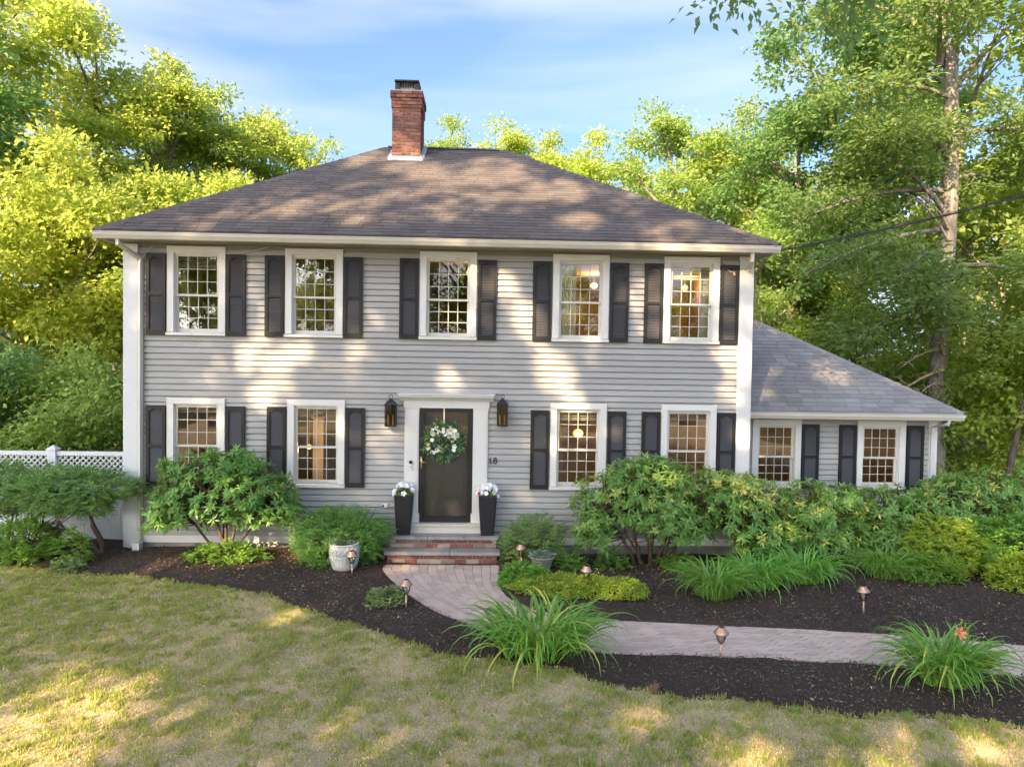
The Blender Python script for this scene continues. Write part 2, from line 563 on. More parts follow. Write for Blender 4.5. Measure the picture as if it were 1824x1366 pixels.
def box(name, mat, parent, x0, x1, y0, y1, z0, z1, kind=None):
    return MB().box(x0, x1, y0, y1, z0, z1).build(name, mat, parent, kind=kind)

def tag(o, label, cat, group=None):
    o['label'] = label
    o['category'] = cat
    if group:
        o['group'] = group
    return o

def thing(name, label, cat, loc=(0, 0, 0), group=None, rz=0.0):
    o = bpy.data.objects.new(name, None)
    COL.objects.link(o)
    o.location = loc
    o.rotation_euler = (0, 0, rz)
    o.empty_display_size = 0.2
    return tag(o, label, cat, group)

def copy_tree(o, parent=None):
    c = o.copy()
    COL.objects.link(c)
    c.parent = parent
    if parent is not None:
        KIDS.setdefault(parent.name, []).append(c)
    for ch in list(KIDS.get(o.name, [])):
        copy_tree(ch, c)
    return c

def unit(a):
    return a / np.maximum(np.linalg.norm(a, axis=1, keepdims=True), 1e-9)

def leaves(pos, axis, nrm, Ln, Wd, fold=0.25, droop=0.0):
    """kite leaves with a fold along the midrib: two triangles each"""
    n = len(pos)
    axis = unit(axis)
    side = unit(np.cross(nrm, axis))
    nn = np.cross(axis, side)
    Ln = np.broadcast_to(np.asarray(Ln, float).reshape(-1, 1), (n, 1))
    Wd = np.broadcast_to(np.asarray(Wd, float).reshape(-1, 1), (n, 1))
    mid = pos + axis * Ln * 0.45 + nn * Wd * fold
    tip = pos + axis * Ln - nn * Ln * droop
    V = np.stack([pos, mid + side * Wd * 0.5, tip, mid - side * Wd * 0.5], 1)
    idx = np.arange(n)[:, None] * 4
    F = np.concatenate([idx + np.array([[0, 2, 1]]), idx + np.array([[0, 3, 2]])], 0)
    return V.reshape(-1, 3), F

def merge(parts):
    vs, fs, rs, b = [], [], [], 0
    for v, f, r_ in parts:
        vs.append(v); fs.append(f + b); rs.append(r_)
        b += len(v)
    return np.concatenate(vs), np.concatenate(fs), np.concatenate(rs)

def vnoise(p, seed=0):
    """value noise, p (N,2 or 3) -> 0..1"""
    p = np.asarray(p, float)
    if p.shape[1] == 2:
        p = np.concatenate([p, np.zeros((len(p), 1))], 1)
    i = np.floor(p).astype(np.int64)
    f = p - i
    f = f * f * (3 - 2 * f)
    def h(ii):
        x = (ii[:, 0] * 374761393 + ii[:, 1] * 668265263 + ii[:, 2] * 2147483647 + seed * 1274126177) & 0xffffffff
        x = ((x ^ (x >> 13)) * 1274126177) & 0xffffffff
        return ((x ^ (x >> 16)) & 0xffff) / 65535.0
    o = np.zeros(len(p))
    for a in (0, 1):
        for b in (0, 1):
            for c in (0, 1):
                w = (f[:, 0] if a else 1 - f[:, 0]) * (f[:, 1] if b else 1 - f[:, 1]) * (f[:, 2] if c else 1 - f[:, 2])
                o += w * h(i + np.array([a, b, c]))
    return o

# ------------------------------------------------------------------ ground
G = -0.06
EDGE = [(-14, -0.6), (-9, -0.72), (-7.9, -0.83), (-6.8, -1.13), (-4.85, -1.60), (-3.1, -2.28), (-1.92, -3.28), (-0.54, -4.22), (0.86, -4.72), (1.97, -5.28), (3.56, -5.63), (5.24, -5.88), (8, -6.2), (14, -6.9)]
EX = np.array([e[0] for e in EDGE]); EY = np.array([e[1] for e in EDGE])
def edge_y(x):
    x = np.asarray(x, float)
    return np.interp(x, EX, EY) + 0.05 * np.sin(x * 3.1) + 0.03 * np.sin(x * 7.7 + 1)

PL = [(-1.74, -0.66), (-1.70, -1.0), (-1.45, -1.56), (-1.18, -2.1), (-0.82, -2.68), (-0.36, -3.21), (0.35, -3.80), (1.34, -4.24), (2.8, -4.33), (4.62, -4.56), (6.1, -4.85), (8.5, -5.35), (11, -5.9)]
PR = [(0.25, -0.66), (0.24, -0.9), (0.23, -1.25), (0.22, -1.6), (0.28, -2.05), (0.42, -2.42), (0.80, -2.85), (1.51, -3.14), (3.0, -3.34), (5.13, -3.62), (6.75, -3.98), (8.9, -4.45), (11.4, -5.0)]
def in_path(x, y, grow=0.0):
    x = np.asarray(x, float); y = np.asarray(y, float)
    poly = PL + PR[::-1]
    c = np.zeros(x.shape, bool)
    n = len(poly)
    for i in range(n):
        (x1, y1), (x2, y2) = poly[i], poly[(i + 1) % n]
        cond = ((y1 > y) != (y2 > y))
        xi = (x2 - x1) * (y - y1) / (y2 - y1 + 1e-12) + x1
        c ^= cond & (x < xi)
    return c

def ground_z(x, y):
    """height of the lawn and of the mulch"""
    x = np.asarray(x, float); y = np.asarray(y, float)
    e = edge_y(x)
    lawn = G + 0.02 * (vnoise(np.stack([x, y], -1).reshape(-1, 2) * 1.3, 3).reshape(x.shape) - 0.5)
    d = np.clip((y - e) / 0.35, 0, 1)
    bump = 0.05 * d * (0.4 + vnoise(np.stack([x, y], -1).reshape(-1, 2) * 2.1, 5).reshape(x.shape))
    left = np.clip((-1.75 - x) / 0.5, 0, 1) * np.clip((y + 1.5) / 1.2, 0, 1) * 0.08
    right = np.clip((x - 5) / 2.5, 0, 1) * np.clip((y + 3.2) / 1.5, 0, 1) * 0.05
    z = np.where(y > e, G - 0.012 + bump + left + right, lawn)
    # dips to meet the pavers
    return z

def grid_sheet(name, x0, x1, y0, y1, step, mat, keep=None, zf=None, kind='structure'):
    nx = int((x1 - x0) / step) + 1
    ny = int((y1 - y0) / step) + 1
    X, Y = np.meshgrid(np.linspace(x0, x1, nx), np.linspace(y0, y1, ny))
    Z = zf(X, Y)
    v = np.stack([X, Y, Z], -1).reshape(-1, 3)
    idx = np.arange(nx * ny).reshape(ny, nx)
    q = np.stack([idx[:-1, :-1], idx[:-1, 1:], idx[1:, 1:], idx[1:, :-1]], -1).reshape(-1, 4)
    if keep is not None:
        cx = v[q][:, :, 0].mean(1); cy = v[q][:, :, 1].mean(1)
        q = q[keep(cx, cy)]
    me = np_mesh(name, v, q, smooth=True)
    return mk(name, me, mat, kind=kind)

# far sheet, lawn sheet with relief, mulch bed
MB().add([(-400, -400, G - 0.16), (400, -400, G - 0.16), (400, 400, G - 0.16), (-400, 400, G - 0.16)], [(0, 1, 2, 3)]).build('ground', 'forest_floor', kind='structure')
grid_sheet('lawn', -16, 14, -26, 0.2, 0.10, 'lawn', lambda x, y: y < edge_y(x) + 0.22, lambda x, y: np.where(y > edge_y(x), G - 0.03, ground_z(x, np.minimum(y, edge_y(x) - 0.001))))
def bed_z(x, y):
    x = np.asarray(x, float); y = np.asarray(y, float)
    z = ground_z(x, np.maximum(y, edge_y(x) + 0.001))
    wgt = np.zeros(x.shape)
    for k_ in range(8):
        for r_ in (0.05, 0.11):
            wgt += in_path(x + r_ * math.cos(k_ * math.pi / 4), y + r_ * math.sin(k_ * math.pi / 4)) / 16.0
    return z * (1 - wgt) + (G - 0.05) * wgt
grid_sheet('mulch_bed', -14, 13, -7.4, 1.6, 0.06, 'mulch', lambda x, y: y > edge_y(x) - 0.06, bed_z)

# fringe of rough ground round the house
grid_sheet('yard', -60, 60, -0.2, 70, 2.0, 'forest_floor', None, lambda x, y: G - 0.10 + 0.25 * vnoise(np.stack([x, y], -1).reshape(-1, 2) * 0.2, 9).reshape(x.shape) * np.clip((y - 12) / 10, 0, 1))

# ------------------------------------------------------------------ walkway of pavers
def resample(pts, n):
    p = [np.array(q, float) for q in pts]
    p = [2 * p[0] - p[1]] + p + [2 * p[-1] - p[-2]]
    dense = []
    for i in range(1, len(p) - 2):
        for t in np.linspace(0, 1, 24, endpoint=False):
            a, b, c, d = p[i - 1], p[i], p[i + 1], p[i + 2]
            dense.append(0.5 * ((2 * b) + (-a + c) * t + (2 * a - 5 * b + 4 * c - d) * t * t + (-a + 3 * b - 3 * c + d) * t ** 3))
    dense.append(p[-2])
    dense = np.array(dense)
    s = np.concatenate([[0], np.cumsum(np.linalg.norm(np.diff(dense, axis=0), axis=1))])
    u = np.linspace(0, s[-1], n)
    return np.stack([np.interp(u, s, dense[:, 0]), np.interp(u, s, dense[:, 1])], 1), s[-1]

NU = 400
LE, lenL = resample(PL, NU)
RE, lenR = resample(PR, NU)
# equalise: run the two edges together by matching their stations
ctrl_l = np.linspace(0, 1, NU)
def strip(u, w):
    """u along 0..1, w across 0..1 -> x, y"""
    i = u * (NU - 1)
    k0 = int(min(max(math.floor(i), 0), NU - 2)); f_ = i - k0
    a = LE[k0] * (1 - f_) + LE[k0 + 1] * f_
    b = RE[k0] * (1 - f_) + RE[k0 + 1] * f_
    return a * (1 - w) + b * w

walk = MB()
for i in range(NU - 1):
    a0, a1, b0, b1 = LE[i], LE[i + 1], RE[i], RE[i + 1]
    b = len(walk.v)
    ex0 = (a0 - b0) * 0.02; ex1 = (a1 - b1) * 0.02
    walk.add([(*(a0 + ex0), G - 0.012), (*(b0 - ex0), G - 0.012), (*(b1 - ex1), G - 0.012), (*(a1 + ex1), G - 0.012)], [(3, 2, 1, 0)])
walkway = walk.build('walkway', 'sand', kind='structure')

pav = []
LANES = 13
plen = 0.235 / ((lenL + lenR) / 2)
NP = int(1 / plen)
rp = random.Random(3)
for j in range(-1, NP + 1):
    for i in range(LANES):
        off = 0.5 * (i % 2)
        u0, u1 = (j + off) * plen, (j + off + 1) * plen
        if u1 < 0.002 or u0 > 0.999:
            continue
        u0, u1 = max(u0, 0), min(u1, 1)
        w0, w1 = i / LANES, (i + 1) / LANES
        pts = [strip(u0, w0), strip(u1, w0), strip(u1, w1), strip(u0, w1)]
        c_ = sum(pts) / 4
        q = []
        for p in pts:
            dv = p - c_
            q.append(c_ + dv * (1 - 0.0058 / max(np.linalg.norm(dv), 0.02) * 1.2))
        pav.append((math.hypot(c_[0], c_[1] + 12.35) + (50 if c_[0] > 7.2 else 0), q, c_))
pav.sort(key=lambda t: t[0])
def paver_geo(b, q, o=(0, 0)):
    dz = rp.uniform(-0.003, 0.003)
    t1, t2 = rp.uniform(-0.002, 0.002), rp.uniform(-0.002, 0.002)
    zs = [G + dz + t1, G + dz + t2, G + dz - t1, G + dz - t2]
    bot = [(p[0] - o[0], p[1] - o[1], G - 0.03) for p in q]
    top = [(p[0] - o[0], p[1] - o[1], z) for p, z in zip(q, zs)]
    b.hexa(bot[::-1] + top[::-1])
restp = MB()
for n_, (d_, q, c_) in enumerate(pav):
    if n_ < 300:
        b = MB(); paver_geo(b, q)
        b.build('paver', 'paver', walkway)
    else:
        restp.cur = rp.random()
        paver_geo(restp, q)
restp.build('paver_field', 'paver', walkway, kind='stuff')

# ------------------------------------------------------------------ the house
house = thing('house', 'two storey house with grey clapboards, dark shutters, hipped brown roof and a low side wing', 'house', (0, 0, 0))
XL, XR = -6.43, 4.79                 # main block
ZS0, ZS1 = 0.262, 5.36               # clapboard run
DEPTH = 8.3
UZ0, UZ1 = 3.829, 5.395
LZ0, LZ1 = 1.148, 2.72
UP = [(-5.679, -4.67), (-3.613, -2.61), (-1.239, -0.222), (1.145, 2.165), (3.165, 4.18)]
LO = [(-5.679, -4.67), (-3.565, -2.551), (1.145, 2.165), (3.168, 4.18)]
DX0, DX1, DZ0, DZ1 = -1.218, -0.255, 0.537, 2.626
WY = 0.9                              # wing wall plane
WXR = 8.92
WIN_W = [(5.22, 6.18), (7.31, 8.29)]
WZ0, WZ1 = 1.05, 2.41

def wall_cells(xs0, xs1, zs0, zs1, holes, y0, y1, b):
    xs = sorted(set([xs0, xs1] + [h[0] for h in holes] + [h[1] for h in holes]))
    zs = sorted(set([zs0, zs1] + [h[2] for h in holes] + [h[3] for h in holes]))
    for i in range(len(xs) - 1):
        run = None
        for j in range(len(zs) - 1):
            cx, cz = (xs[i] + xs[i + 1]) / 2, (zs[j] + zs[j + 1]) / 2
            solid = not any(h[0] < cx < h[1] and h[2] < cz < h[3] for h in holes)
            if solid and run is None:
                run = zs[j]
            if run is not None and (not solid or j == len(zs) - 2):
                b.box(xs[i], xs[i + 1], y0, y1, run, zs[j + 1] if solid else zs[j])
                run = None

ins = 0.085
holes_main = [(a + ins, b - ins, UZ0 + 0.06, UZ1 - ins) for a, b in UP] + [(a + ins, b - ins, LZ0 + 0.06, LZ1 - ins) for a, b in LO]
door_hole = (DX0 - 0.02, DX1 + 0.02, 0.36, DZ1 + 0.02)
holes_wing = [(a + ins, b - ins, WZ0 + 0.06, WZ1 - ins) for a, b in WIN_W]

b = MB()
wall_cells(XL + 0.01, XR - 0.01, G - 0.1, 5.50, holes_main + [door_hole], 0.0, 0.14, b)
b.box(XL + 0.01, XL + 0.15, 0.14, DEPTH - 0.45, G - 0.1, 5.5)
b.box(XR - 0.15, XR - 0.01, 0.14, DEPTH - 0.45, G - 0.1, 5.5)
b.box(XL + 0.15, XR - 0.15, DEPTH - 0.6, DEPTH - 0.45, G - 0.1, 5.5)
wall = b.build('wall', 'siding', house)
b = MB()
wall_cells(XR + 0.002, WXR - 0.01, G - 0.1, 2.55, holes_wing, WY, WY + 0.14, b)
b.box(WXR - 0.15, WXR - 0.01, WY + 0.14, 6.0, G - 0.1, 2.55)
b.box(XR + 0.002, WXR - 0.15, 5.86, 6.0, G - 0.1, 2.55)
wing_wall = b.build('wall', 'siding', house)
wing_wall['label'] = 'low grey clapboard wall of the side wing'

def clap(x0, x1, z0, z1, y, parent, blk):
    j = rr.uniform(-0.0015, 0.0015)
    g_ = 0.020
    prof = [(y, z0), (y - 0.040 + j, z0), (y - 0.041 + j, z0 + 0.004), (y - 0.024, z1 - g_), (y - 0.003, z1 - g_ + 0.003), (y - 0.003, z1), (y, z1)]
    MB().prism(prof, 'x', x0, x1).build('clapboard', 'siding', parent)

rr = random.Random(11)
def side_run(x0, x1, z0, z1, y, holes, parent, expo=0.109):
    n = int(round((z1 - z0) / expo))
    e = (z1 - z0) / n
    for i in range(n):
        a, c_ = z0 + i * e, z0 + (i + 1) * e
        segs = [(x0, x1)]
        for h in holes:
            if c_ > h[2] + 0.004 and a < h[3] - 0.004:
                new = []
                for s0, s1 in segs:
                    if h[1] <= s0 or h[0] >= s1:
                        new.append((s0, s1)); continue
                    if h[0] > s0: new.append((s0, h[0]))
                    if h[1] < s1: new.append((h[1], s1))
                segs = new
        # a few butt joints in the long boards
        fin = []
        for s0, s1 in segs:
            if s1 - s0 > 5:
                k_ = s0 + (s1 - s0) * rr.uniform(0.3, 0.7)
                fin += [(s0, k_ - 0.0012), (k_ + 0.0012, s1)]
            else:
                fin.append((s0, s1))
        for s0, s1 in fin:
            clap(s0, s1, a, c_, y, parent, None)

sid_holes = [(a + 0.06, b - 0.06, z0_ + 0.03, z1_ - 0.06) for (a, b), z0_, z1_ in [(p, UZ0, UZ1) for p in UP] + [(p, LZ0, LZ1) for p in LO]]
side_run(XL + 0.24, XR - 0.245, ZS0, ZS1, 0.0, sid_holes + [(-1.46, 0.0, 0.2, 2.78)], wall)
side_run(XR + 0.004, WXR - 0.16, ZS0, 2.50, WY, [(a + 0.06, b - 0.06, WZ0 + 0.03, WZ1 - 0.06) for a, b in WIN_W], wing_wall)

# right flank of the main block above the wing and the left flank: stepped boards
for xs, sgn in ((XR - 0.01, 1), (XL + 0.01, -1)):
    b = MB()
    for i in range(47):
        z = ZS0 + i * 0.109
        p = [(xs, z), (xs + sgn * 0.024, z), (xs + sgn * 0.006, z + 0.112), (xs, z + 0.112)]
        b.prism(p, 'y', 0.15, DEPTH - 0.45)
    b.build('clapboard_run', 'siding', house)
b = MB()
for i in range(20):
    z = ZS0 + i * 0.109
    b.prism([(WXR - 0.01, z), (WXR + 0.014, z), (WXR - 0.004, z + 0.112), (WXR - 0.01, z + 0.112)], 'y', WY + 0.14, 6.0)
b.build('clapboard_run', 'siding', house)

# skirt, corners, frieze, foundation
box('skirt_board', 'white_trim', house, XL + 0.24, -1.76, -0.045, 0.0, 0.136, 0.262)
box('skirt_board', 'white_trim', house, 0.26, XR - 0.245, -0.045, 0.0, 0.136, 0.262)
box('skirt_board', 'white_trim', house, XR + 0.01, WXR - 0.16, WY - 0.03, WY, 0.136, 0.262)
box('foundation', 'foundation', house, XL + 0.05, XR - 0.05, -0.008, -0.001, G - 0.1, 0.1355)
box('foundation', 'foundation', house, XR + 0.01, WXR - 0.05, WY - 0.008, WY - 0.001, G - 0.1, 0.1355)
for x0, x1 in ((XL, XL + 0.24), (XR - 0.245, XR)):
    b = MB()
    b.box(x0, x1, -0.06, 0.0, 0.02, 5.42)
    if x0 < 0:
        b.box(x0 - 0.012, x0 + 0.0, -0.05, 0.25, 0.02, 5.42)
    else:
        b.box(x1, x1 + 0.02, -0.05, 0.25, 0.02, 5.42)
    cb = b.build('corner_board', 'vinyl_white' if x0 < 0 else 'white_trim', house)
    nb = MB()
    for i in range(12):
        z = 0.5 + i * 0.42
        nb.tube([(x0 + 0.075 + 0.03 * (i % 2), -0.063, z), (x0 + 0.075 + 0.03 * (i % 2), -0.0605, z)], 0.006, 6)
    nb.build('nail_head', 'flashing', cb)
box('corner_board', 'white_trim', house, WXR - 0.16, WXR, WY - 0.06, WY, 0.02, 2.50)
box('frieze', 'frieze_shaded', house, XL + 0.24, XR - 0.245, -0.022, 0.0, 5.362, 5.44)
box('frieze', 'white_trim', house, XR + 0.01, WXR - 0.16, WY - 0.03, WY, 2.42, 2.50)

# windows ------------------------------------------------------------
def win_meshes(w, h):
    """meshes of one double hung window; origin bottom centre of its casing, front of wall at y=0"""
    d = {}
    hw = w / 2
    cas = MB()
    cas.box(-hw, -hw + 0.115, -0.058, 0.0, 0.06, h - 0.105)
    cas.box(hw - 0.115, hw, -0.058, 0.0, 0.06, h - 0.105)
    cas.box(-hw - 0.002, hw + 0.002, -0.064, 0.0, h - 0.105, h)
    # stops set back inside the casing
    cas.box(-hw + 0.085, -hw + 0.125, -0.02, 0.09, 0.06, h - 0.10)
    cas.box(hw - 0.125, hw - 0.085, -0.02, 0.09, 0.06, h - 0.10)
    cas.box(-hw + 0.125, hw - 0.125, -0.02, 0.09, h - 0.13, h - 0.087)
    d['casing'] = cas.mesh('casing')
    sill = MB()
    sill.hexa([(-hw - 0.012, -0.085, 0.0), (hw + 0.012, -0.085, 0.0), (hw + 0.012, 0.10, 0.0), (-hw - 0.012, 0.10, 0.0),
               (-hw - 0.012, -0.085, 0.048), (hw + 0.012, -0.085, 0.048), (hw + 0.012, 0.10, 0.066), (-hw - 0.012, 0.10, 0.066)])
    d['sill'] = sill.mesh('sill')
    x0, x1 = -hw + 0.125, hw - 0.125
    zb, zt = 0.062, h - 0.13
    zm = zb + (zt - zb) * 0.475
    def sash(z0, z1, y0, y1, rb, rtp):
        s = MB()
        st = 0.042
        s.box(x0, x0 + st, y0, y1, z0, z1)
        s.box(x1 - st, x1, y0, y1, z0, z1)
        s.box(x0 + st, x1 - st, y0, y1, z0, z0 + rb)
        s.box(x0 + st, x1 - st, y0, y1, z1 - rtp, z1)
        g0, g1, h0, h1 = x0 + st, x1 - st, z0 + rb, z1 - rtp
        mu = MB()
        my = (y0 + y1) / 2
        nx, nz_ = 4, 3
        for i in range(1, nx):
            x = g0 + (g1 - g0) * i / nx
            mu.box(x - 0.0055, x + 0.0055, my - 0.010, my + 0.010, h0, h1)
        for j in range(1, nz_):
            z = h0 + (h1 - h0) * j / nz_
            for i in range(nx):
                xa = g0 + (g1 - g0) * i / nx + (0.0055 if i else 0)
                xb = g0 + (g1 - g0) * (i + 1) / nx - (0.0055 if i < nx - 1 else 0)
                mu.box(xa, xb, my - 0.0055, my + 0.0055, z - 0.0055, z + 0.0055)
        pw, ph = (g1 - g0) / nx, (h1 - h0) / nz_
        pane = MB().add([(-pw / 2 + 0.006, 0, -ph / 2 + 0.006), (pw / 2 - 0.006, 0, -ph / 2 + 0.006), (pw / 2 - 0.006, 0, ph / 2 - 0.006), (-pw / 2 + 0.006, 0, ph / 2 - 0.006)], [(0, 1, 2, 3)]).mesh('pane')
        cen = [(g0 + pw * (i + 0.5), my, h0 + ph * (j + 0.5)) for j in range(nz_) for i in range(nx)]
        return s.mesh('sash'), mu.mesh('muntin_grid'), pane, cen
    d['upper'] = sash(zm - 0.02, zt, 0.002, 0.036, 0.036, 0.04)
    d['lower'] = sash(zb, zm + 0.02, 0.040, 0.074, 0.06, 0.036)
    return d

rw = random.Random(5)
def make_window(x0, x1, z0, z1, y, d, blind=0.0, shift=0.0, curt=(), cmat='interior_pale'):
    w = mk('window', d['casing'], 'white_trim', house, loc=((x0 + x1) / 2, y, z0))
    mk('sill', d['sill'], 'white_trim', w)
    for key, dz in (('upper', -shift), ('lower', 0.0)):
        sm, mm, pm, cen = d[key]
        mk('sash', sm, 'sash_white', w, loc=(0, 0, dz))
        mk('muntin_grid', mm, 'sash_white', w, loc=(0, 0, dz))
        tilt = (rw.uniform(-0.006, 0.006), rw.uniform(-0.006, 0.006))
        for c_ in cen:
            mk('pane', pm, 'window_glass', w, loc=(c_[0], c_[1], c_[2] + dz),
               rot=(tilt[0] + rw.uniform(-0.006, 0.006), 0, tilt[1] + rw.uniform(-0.006, 0.006)))
    if curt:
        h = z1 - z0
        for sx, ww in curt:
            b_ = MB(); n = 7
            vs, fs = [], []
            xa = -0.36 if sx < 0 else 0.36 - ww
            for i in range(n * 2 + 1):
                x_ = xa + ww * i / (n * 2)
                yy = 0.15 + 0.014 * (i % 2)
                vs += [(x_, yy, 0.08), (x_, yy, h - 0.13)]
            for i in range(n * 2):
                fs.append((i * 2, i * 2 + 2, i * 2 + 3, i * 2 + 1))
            b_.add(vs, fs).build('curtain', cmat, w)
    if blind > 0:
        h = z1 - z0
        b_ = MB()
        n = max(2, int(blind / 0.035))
        for i in range(n):
            z = h - 0.13 - blind * (i + 0.5) / n
            b_.hexa([(-0.37, 0.098, z - 0.012), (0.37, 0.098, z - 0.012), (0.37, 0.118, z + 0.006), (-0.37, 0.118, z + 0.006),
                     (-0.37, 0.098, z - 0.009), (0.37, 0.098, z - 0.009), (0.37, 0.118, z + 0.009), (-0.37, 0.118, z + 0.009)])
        b_.box(-0.37, 0.37, 0.095, 0.125, h - 0.13 - blind - 0.02, h - 0.13 - blind)
        b_.build('window_blind', 'blind', w)
    return w

dm = win_meshes(1.015, UZ1 - UZ0)
dl = win_meshes(1.015, LZ1 - LZ0)
dw = win_meshes(0.97, WZ1 - WZ0)
for (a, c_), bl, cu, cm in zip(UP, (0.2, 0.0, 0.0, 0.0, 0.16), ((), ((-1, 0.12), (1, 0.12)), (), ((-1, 0.30),), ((1, 0.16),)), ('interior_pale', 'interior_wall', '', 'interior_pale', 'spout_grey')):
    make_window(a, c_, UZ0, UZ1, 0.0, dm, bl, 0.0, cu, cm)
for (a, c_), bl, cu in zip(LO, (0.12, 0.17, 0.17, 0.15), ((), (), ((-1, 0.10),), ((-1, 0.12), (1, 0.12)))):
    make_window(a, c_, LZ0, LZ1, 0.0, dl, bl, 0.0, cu, 'interior_wall')
for (a, c_), bl in zip(WIN_W, (0.0, 0.0)):
    make_window(a, c_, WZ0, WZ1, WY, dw, bl)

# shutters ------------------------------------------------------------
def shutter_meshes(w, h):
    fr = MB()
    st = 0.055
    y0, y1 = -0.078, -0.036
    fr.box(-w / 2, -w / 2 + st, y0, y1, 0, h)
    fr.box(w / 2 - st, w / 2, y0, y1, 0, h)
    fr.box(-w / 2 + st, w / 2 - st, y0, y1, 0, 0.085)
    zm = h * 0.50
    fr.box(-w / 2 + st, w / 2 - st, y0, y1, zm - 0.025, zm + 0.025)
    # arched head
    n = 8
    hw = w / 2 - st
    pts = [(hw, h), (-hw, h)]
    for i in range(n + 1):
        x = -hw + 2 * hw * i / n
        pts.append((x, h - 0.105 + 0.05 * (math.cos(math.pi * (x / hw)) + 1) / 2))
    fr.prism(pts, 'y', y0, y1)
    pans = []
    for z0, z1 in ((0.085, zm - 0.025), (zm + 0.025, h - 0.055)):
        p = MB()
        p.box(-hw, hw, -0.042, -0.0382, z0, z1)
        n = int((z1 - z0) / 0.028)
        e = (z1 - z0) / n
        for i in range(n):
            z = z0 + i * e
            p.prism([(-0.066, z + 0.002), (-0.062, z + 0.001), (-0.0425, z + e * 0.92), (-0.0465, z + e * 0.95)], 'x', -hw, hw)
        pans.append(p.mesh('louver_panel'))
    return fr.mesh('shutter'), pans
def make_shutter(x, z0, y, d):
    s = mk('shutter', d[0], 'shutter_frame', house, loc=(x, y, z0))
    for p in d[1]:
        mk('louver_panel', p, 'shutter_louver', s)
sd = shutter_meshes(0.335, 1.43)
sdw = shutter_meshes(0.34, 1.27)
for a, c_ in UP:
    for x in (a - 0.19, c_ + 0.19):
        if x > 4.33: x = 4.365
        make_shutter(x, UZ0 + 0.005, 0.0, sd)
for a, c_ in LO:
    for x in (a - 0.19, c_ + 0.19):
        if x > 4.33: x = 4.365
        make_shutter(x, LZ0 + 0.005, 0.0, sd)
for (a, c_) in WIN_W:
    for x in (a - 0.19, c_ + 0.19):
        if x < 5.1: continue
        make_shutter(x, WZ0 + 0.0, WY, sdw)

# front door ------------------------------------------------------------
b = MB()
b.box(-1.480, DX0 - 0.004, -0.06, 0.0, 0.53, 2.60)
b.box(DX1 + 0.004, 0.018, -0.06, 0.0, 0.53, 2.60)
b.box(-1.500, -1.20, -0.072, 0.0, 0.53, 0.70)
b.box(-0.273, 0.038, -0.072, 0.0, 0.53, 0.70)
b.box(-1.455, -1.245, -0.07, -0.06, 0.78, 2.52)
b.box(-0.23, -0.008, -0.07, -0.06, 0.78, 2.52)
b.box(-1.500, 0.038, -0.075, 0.0, 2.60, 2.72)
b.prism([(-0.075, 2.72), (0, 2.72), (0, 2.84), (-0.19, 2.84), (-0.19, 2.80), (-0.15, 2.785), (-0.12, 2.755), (-0.09, 2.745)], 'x', -1.575, 0.113)
b.box(-1.60, 0.138, -0.215, 0.0, 2.84, 2.862)
b.build('door_surround', 'white_trim', house)
b = MB()
b.box(-1.40, -0.07, -0.16, 0.0, 0.365, 0.500)
b.box(-1.42, -0.05, -0.19, 0.0, 0.500, 0.532)
b.build('door_sill', 'gutter', house)
b = MB()
fy0, fy1 = -0.05, -0.012
b.box(DX0, DX0 + 0.095, fy0, fy1, DZ0, DZ1)
b.box(DX1 - 0.095, DX1, fy0, fy1, DZ0, DZ1)
b.box(DX0 + 0.095, DX1 - 0.095, fy0, fy1, DZ0, DZ0 + 0.10)
b.box(DX0 + 0.095, DX1 - 0.095, fy0, fy1, DZ1 - 0.10, DZ1)
door = b.build('door', 'door_black', house)
door['label'] = 'black storm door in front of a dark panelled door'
MB().add([(DX0 + 0.09, -0.03, DZ0 + 0.09), (DX1 - 0.09, -0.03, DZ0 + 0.09), (DX1 - 0.09, -0.03, DZ1 - 0.09), (DX0 + 0.09, -0.03, DZ1 - 0.09)], [(0, 1, 2, 3)]).build('storm_glass', 'storm_glass', door)
b = MB()
b.box(DX0, DX1, 0.05, 0.09, DZ0, DZ1)
for (za, zb_) in ((0.70, 1.32), (1.50, 1.72), (1.88, 2.45)):
    for xa, xb in ((DX0 + 0.16, -0.79), (-0.68, DX1 - 0.16)):
        b.box(xa, xb, 0.035, 0.05, za, zb_)
        b.box(xa + 0.05, xb - 0.05, 0.025, 0.035, za + 0.05, zb_ - 0.05)
b.build('door_slab', 'door_slab', door)
b = MB()
b.box(-1.188, -1.155, -0.058, -0.05, 1.50, 1.72)
b.tube([(-1.172, -0.058, 1.63), (-1.172, -0.095, 1.63), (-1.15, -0.10, 1.63), (-1.07, -0.10, 1.62)], [0.011, 0.011, 0.010, 0.008], 8)
b.tube([(-1.172, -0.058, 1.555), (-1.172, -0.07, 1.555)], 0.012, 8)
b.build('handle', 'brass', door, True)

# roofs ------------------------------------------------------------
EZ = 5.585; EYF = -0.46; EXL, EXR = -6.70, 5.08
RZ, RY = 8.52, 4.12; RXL, RXR = -2.42, 0.29
EYB = 2 * RY - EYF
def roof_mb(el, er, yf, yb, ez, rl, rr_, ry, rz, th=0.035):
    b_ = MB()
    A, B, C_, D_ = (el, yf, ez), (er, yf, ez), (er, yb, ez), (el, yb, ez)
    R0, R1 = (rl, ry, rz), (rr_, ry, rz)
    lo = lambda p: (p[0], p[1], p[2] - th)
    b_.add([A, B, C_, D_, R0, R1], [(0, 1, 5, 4), (1, 2, 5), (2, 3, 4, 5), (3, 0, 4)])
    b_.add([lo(A), lo(B), lo(C_), lo(D_)], [(3, 2, 1, 0)])
    b_.add([A, B, C_, D_, lo(A), lo(B), lo(C_), lo(D_)], [(0, 4, 5, 1), (1, 5, 6, 2), (2, 6, 7, 3), (3, 7, 4, 0)])
    return b_
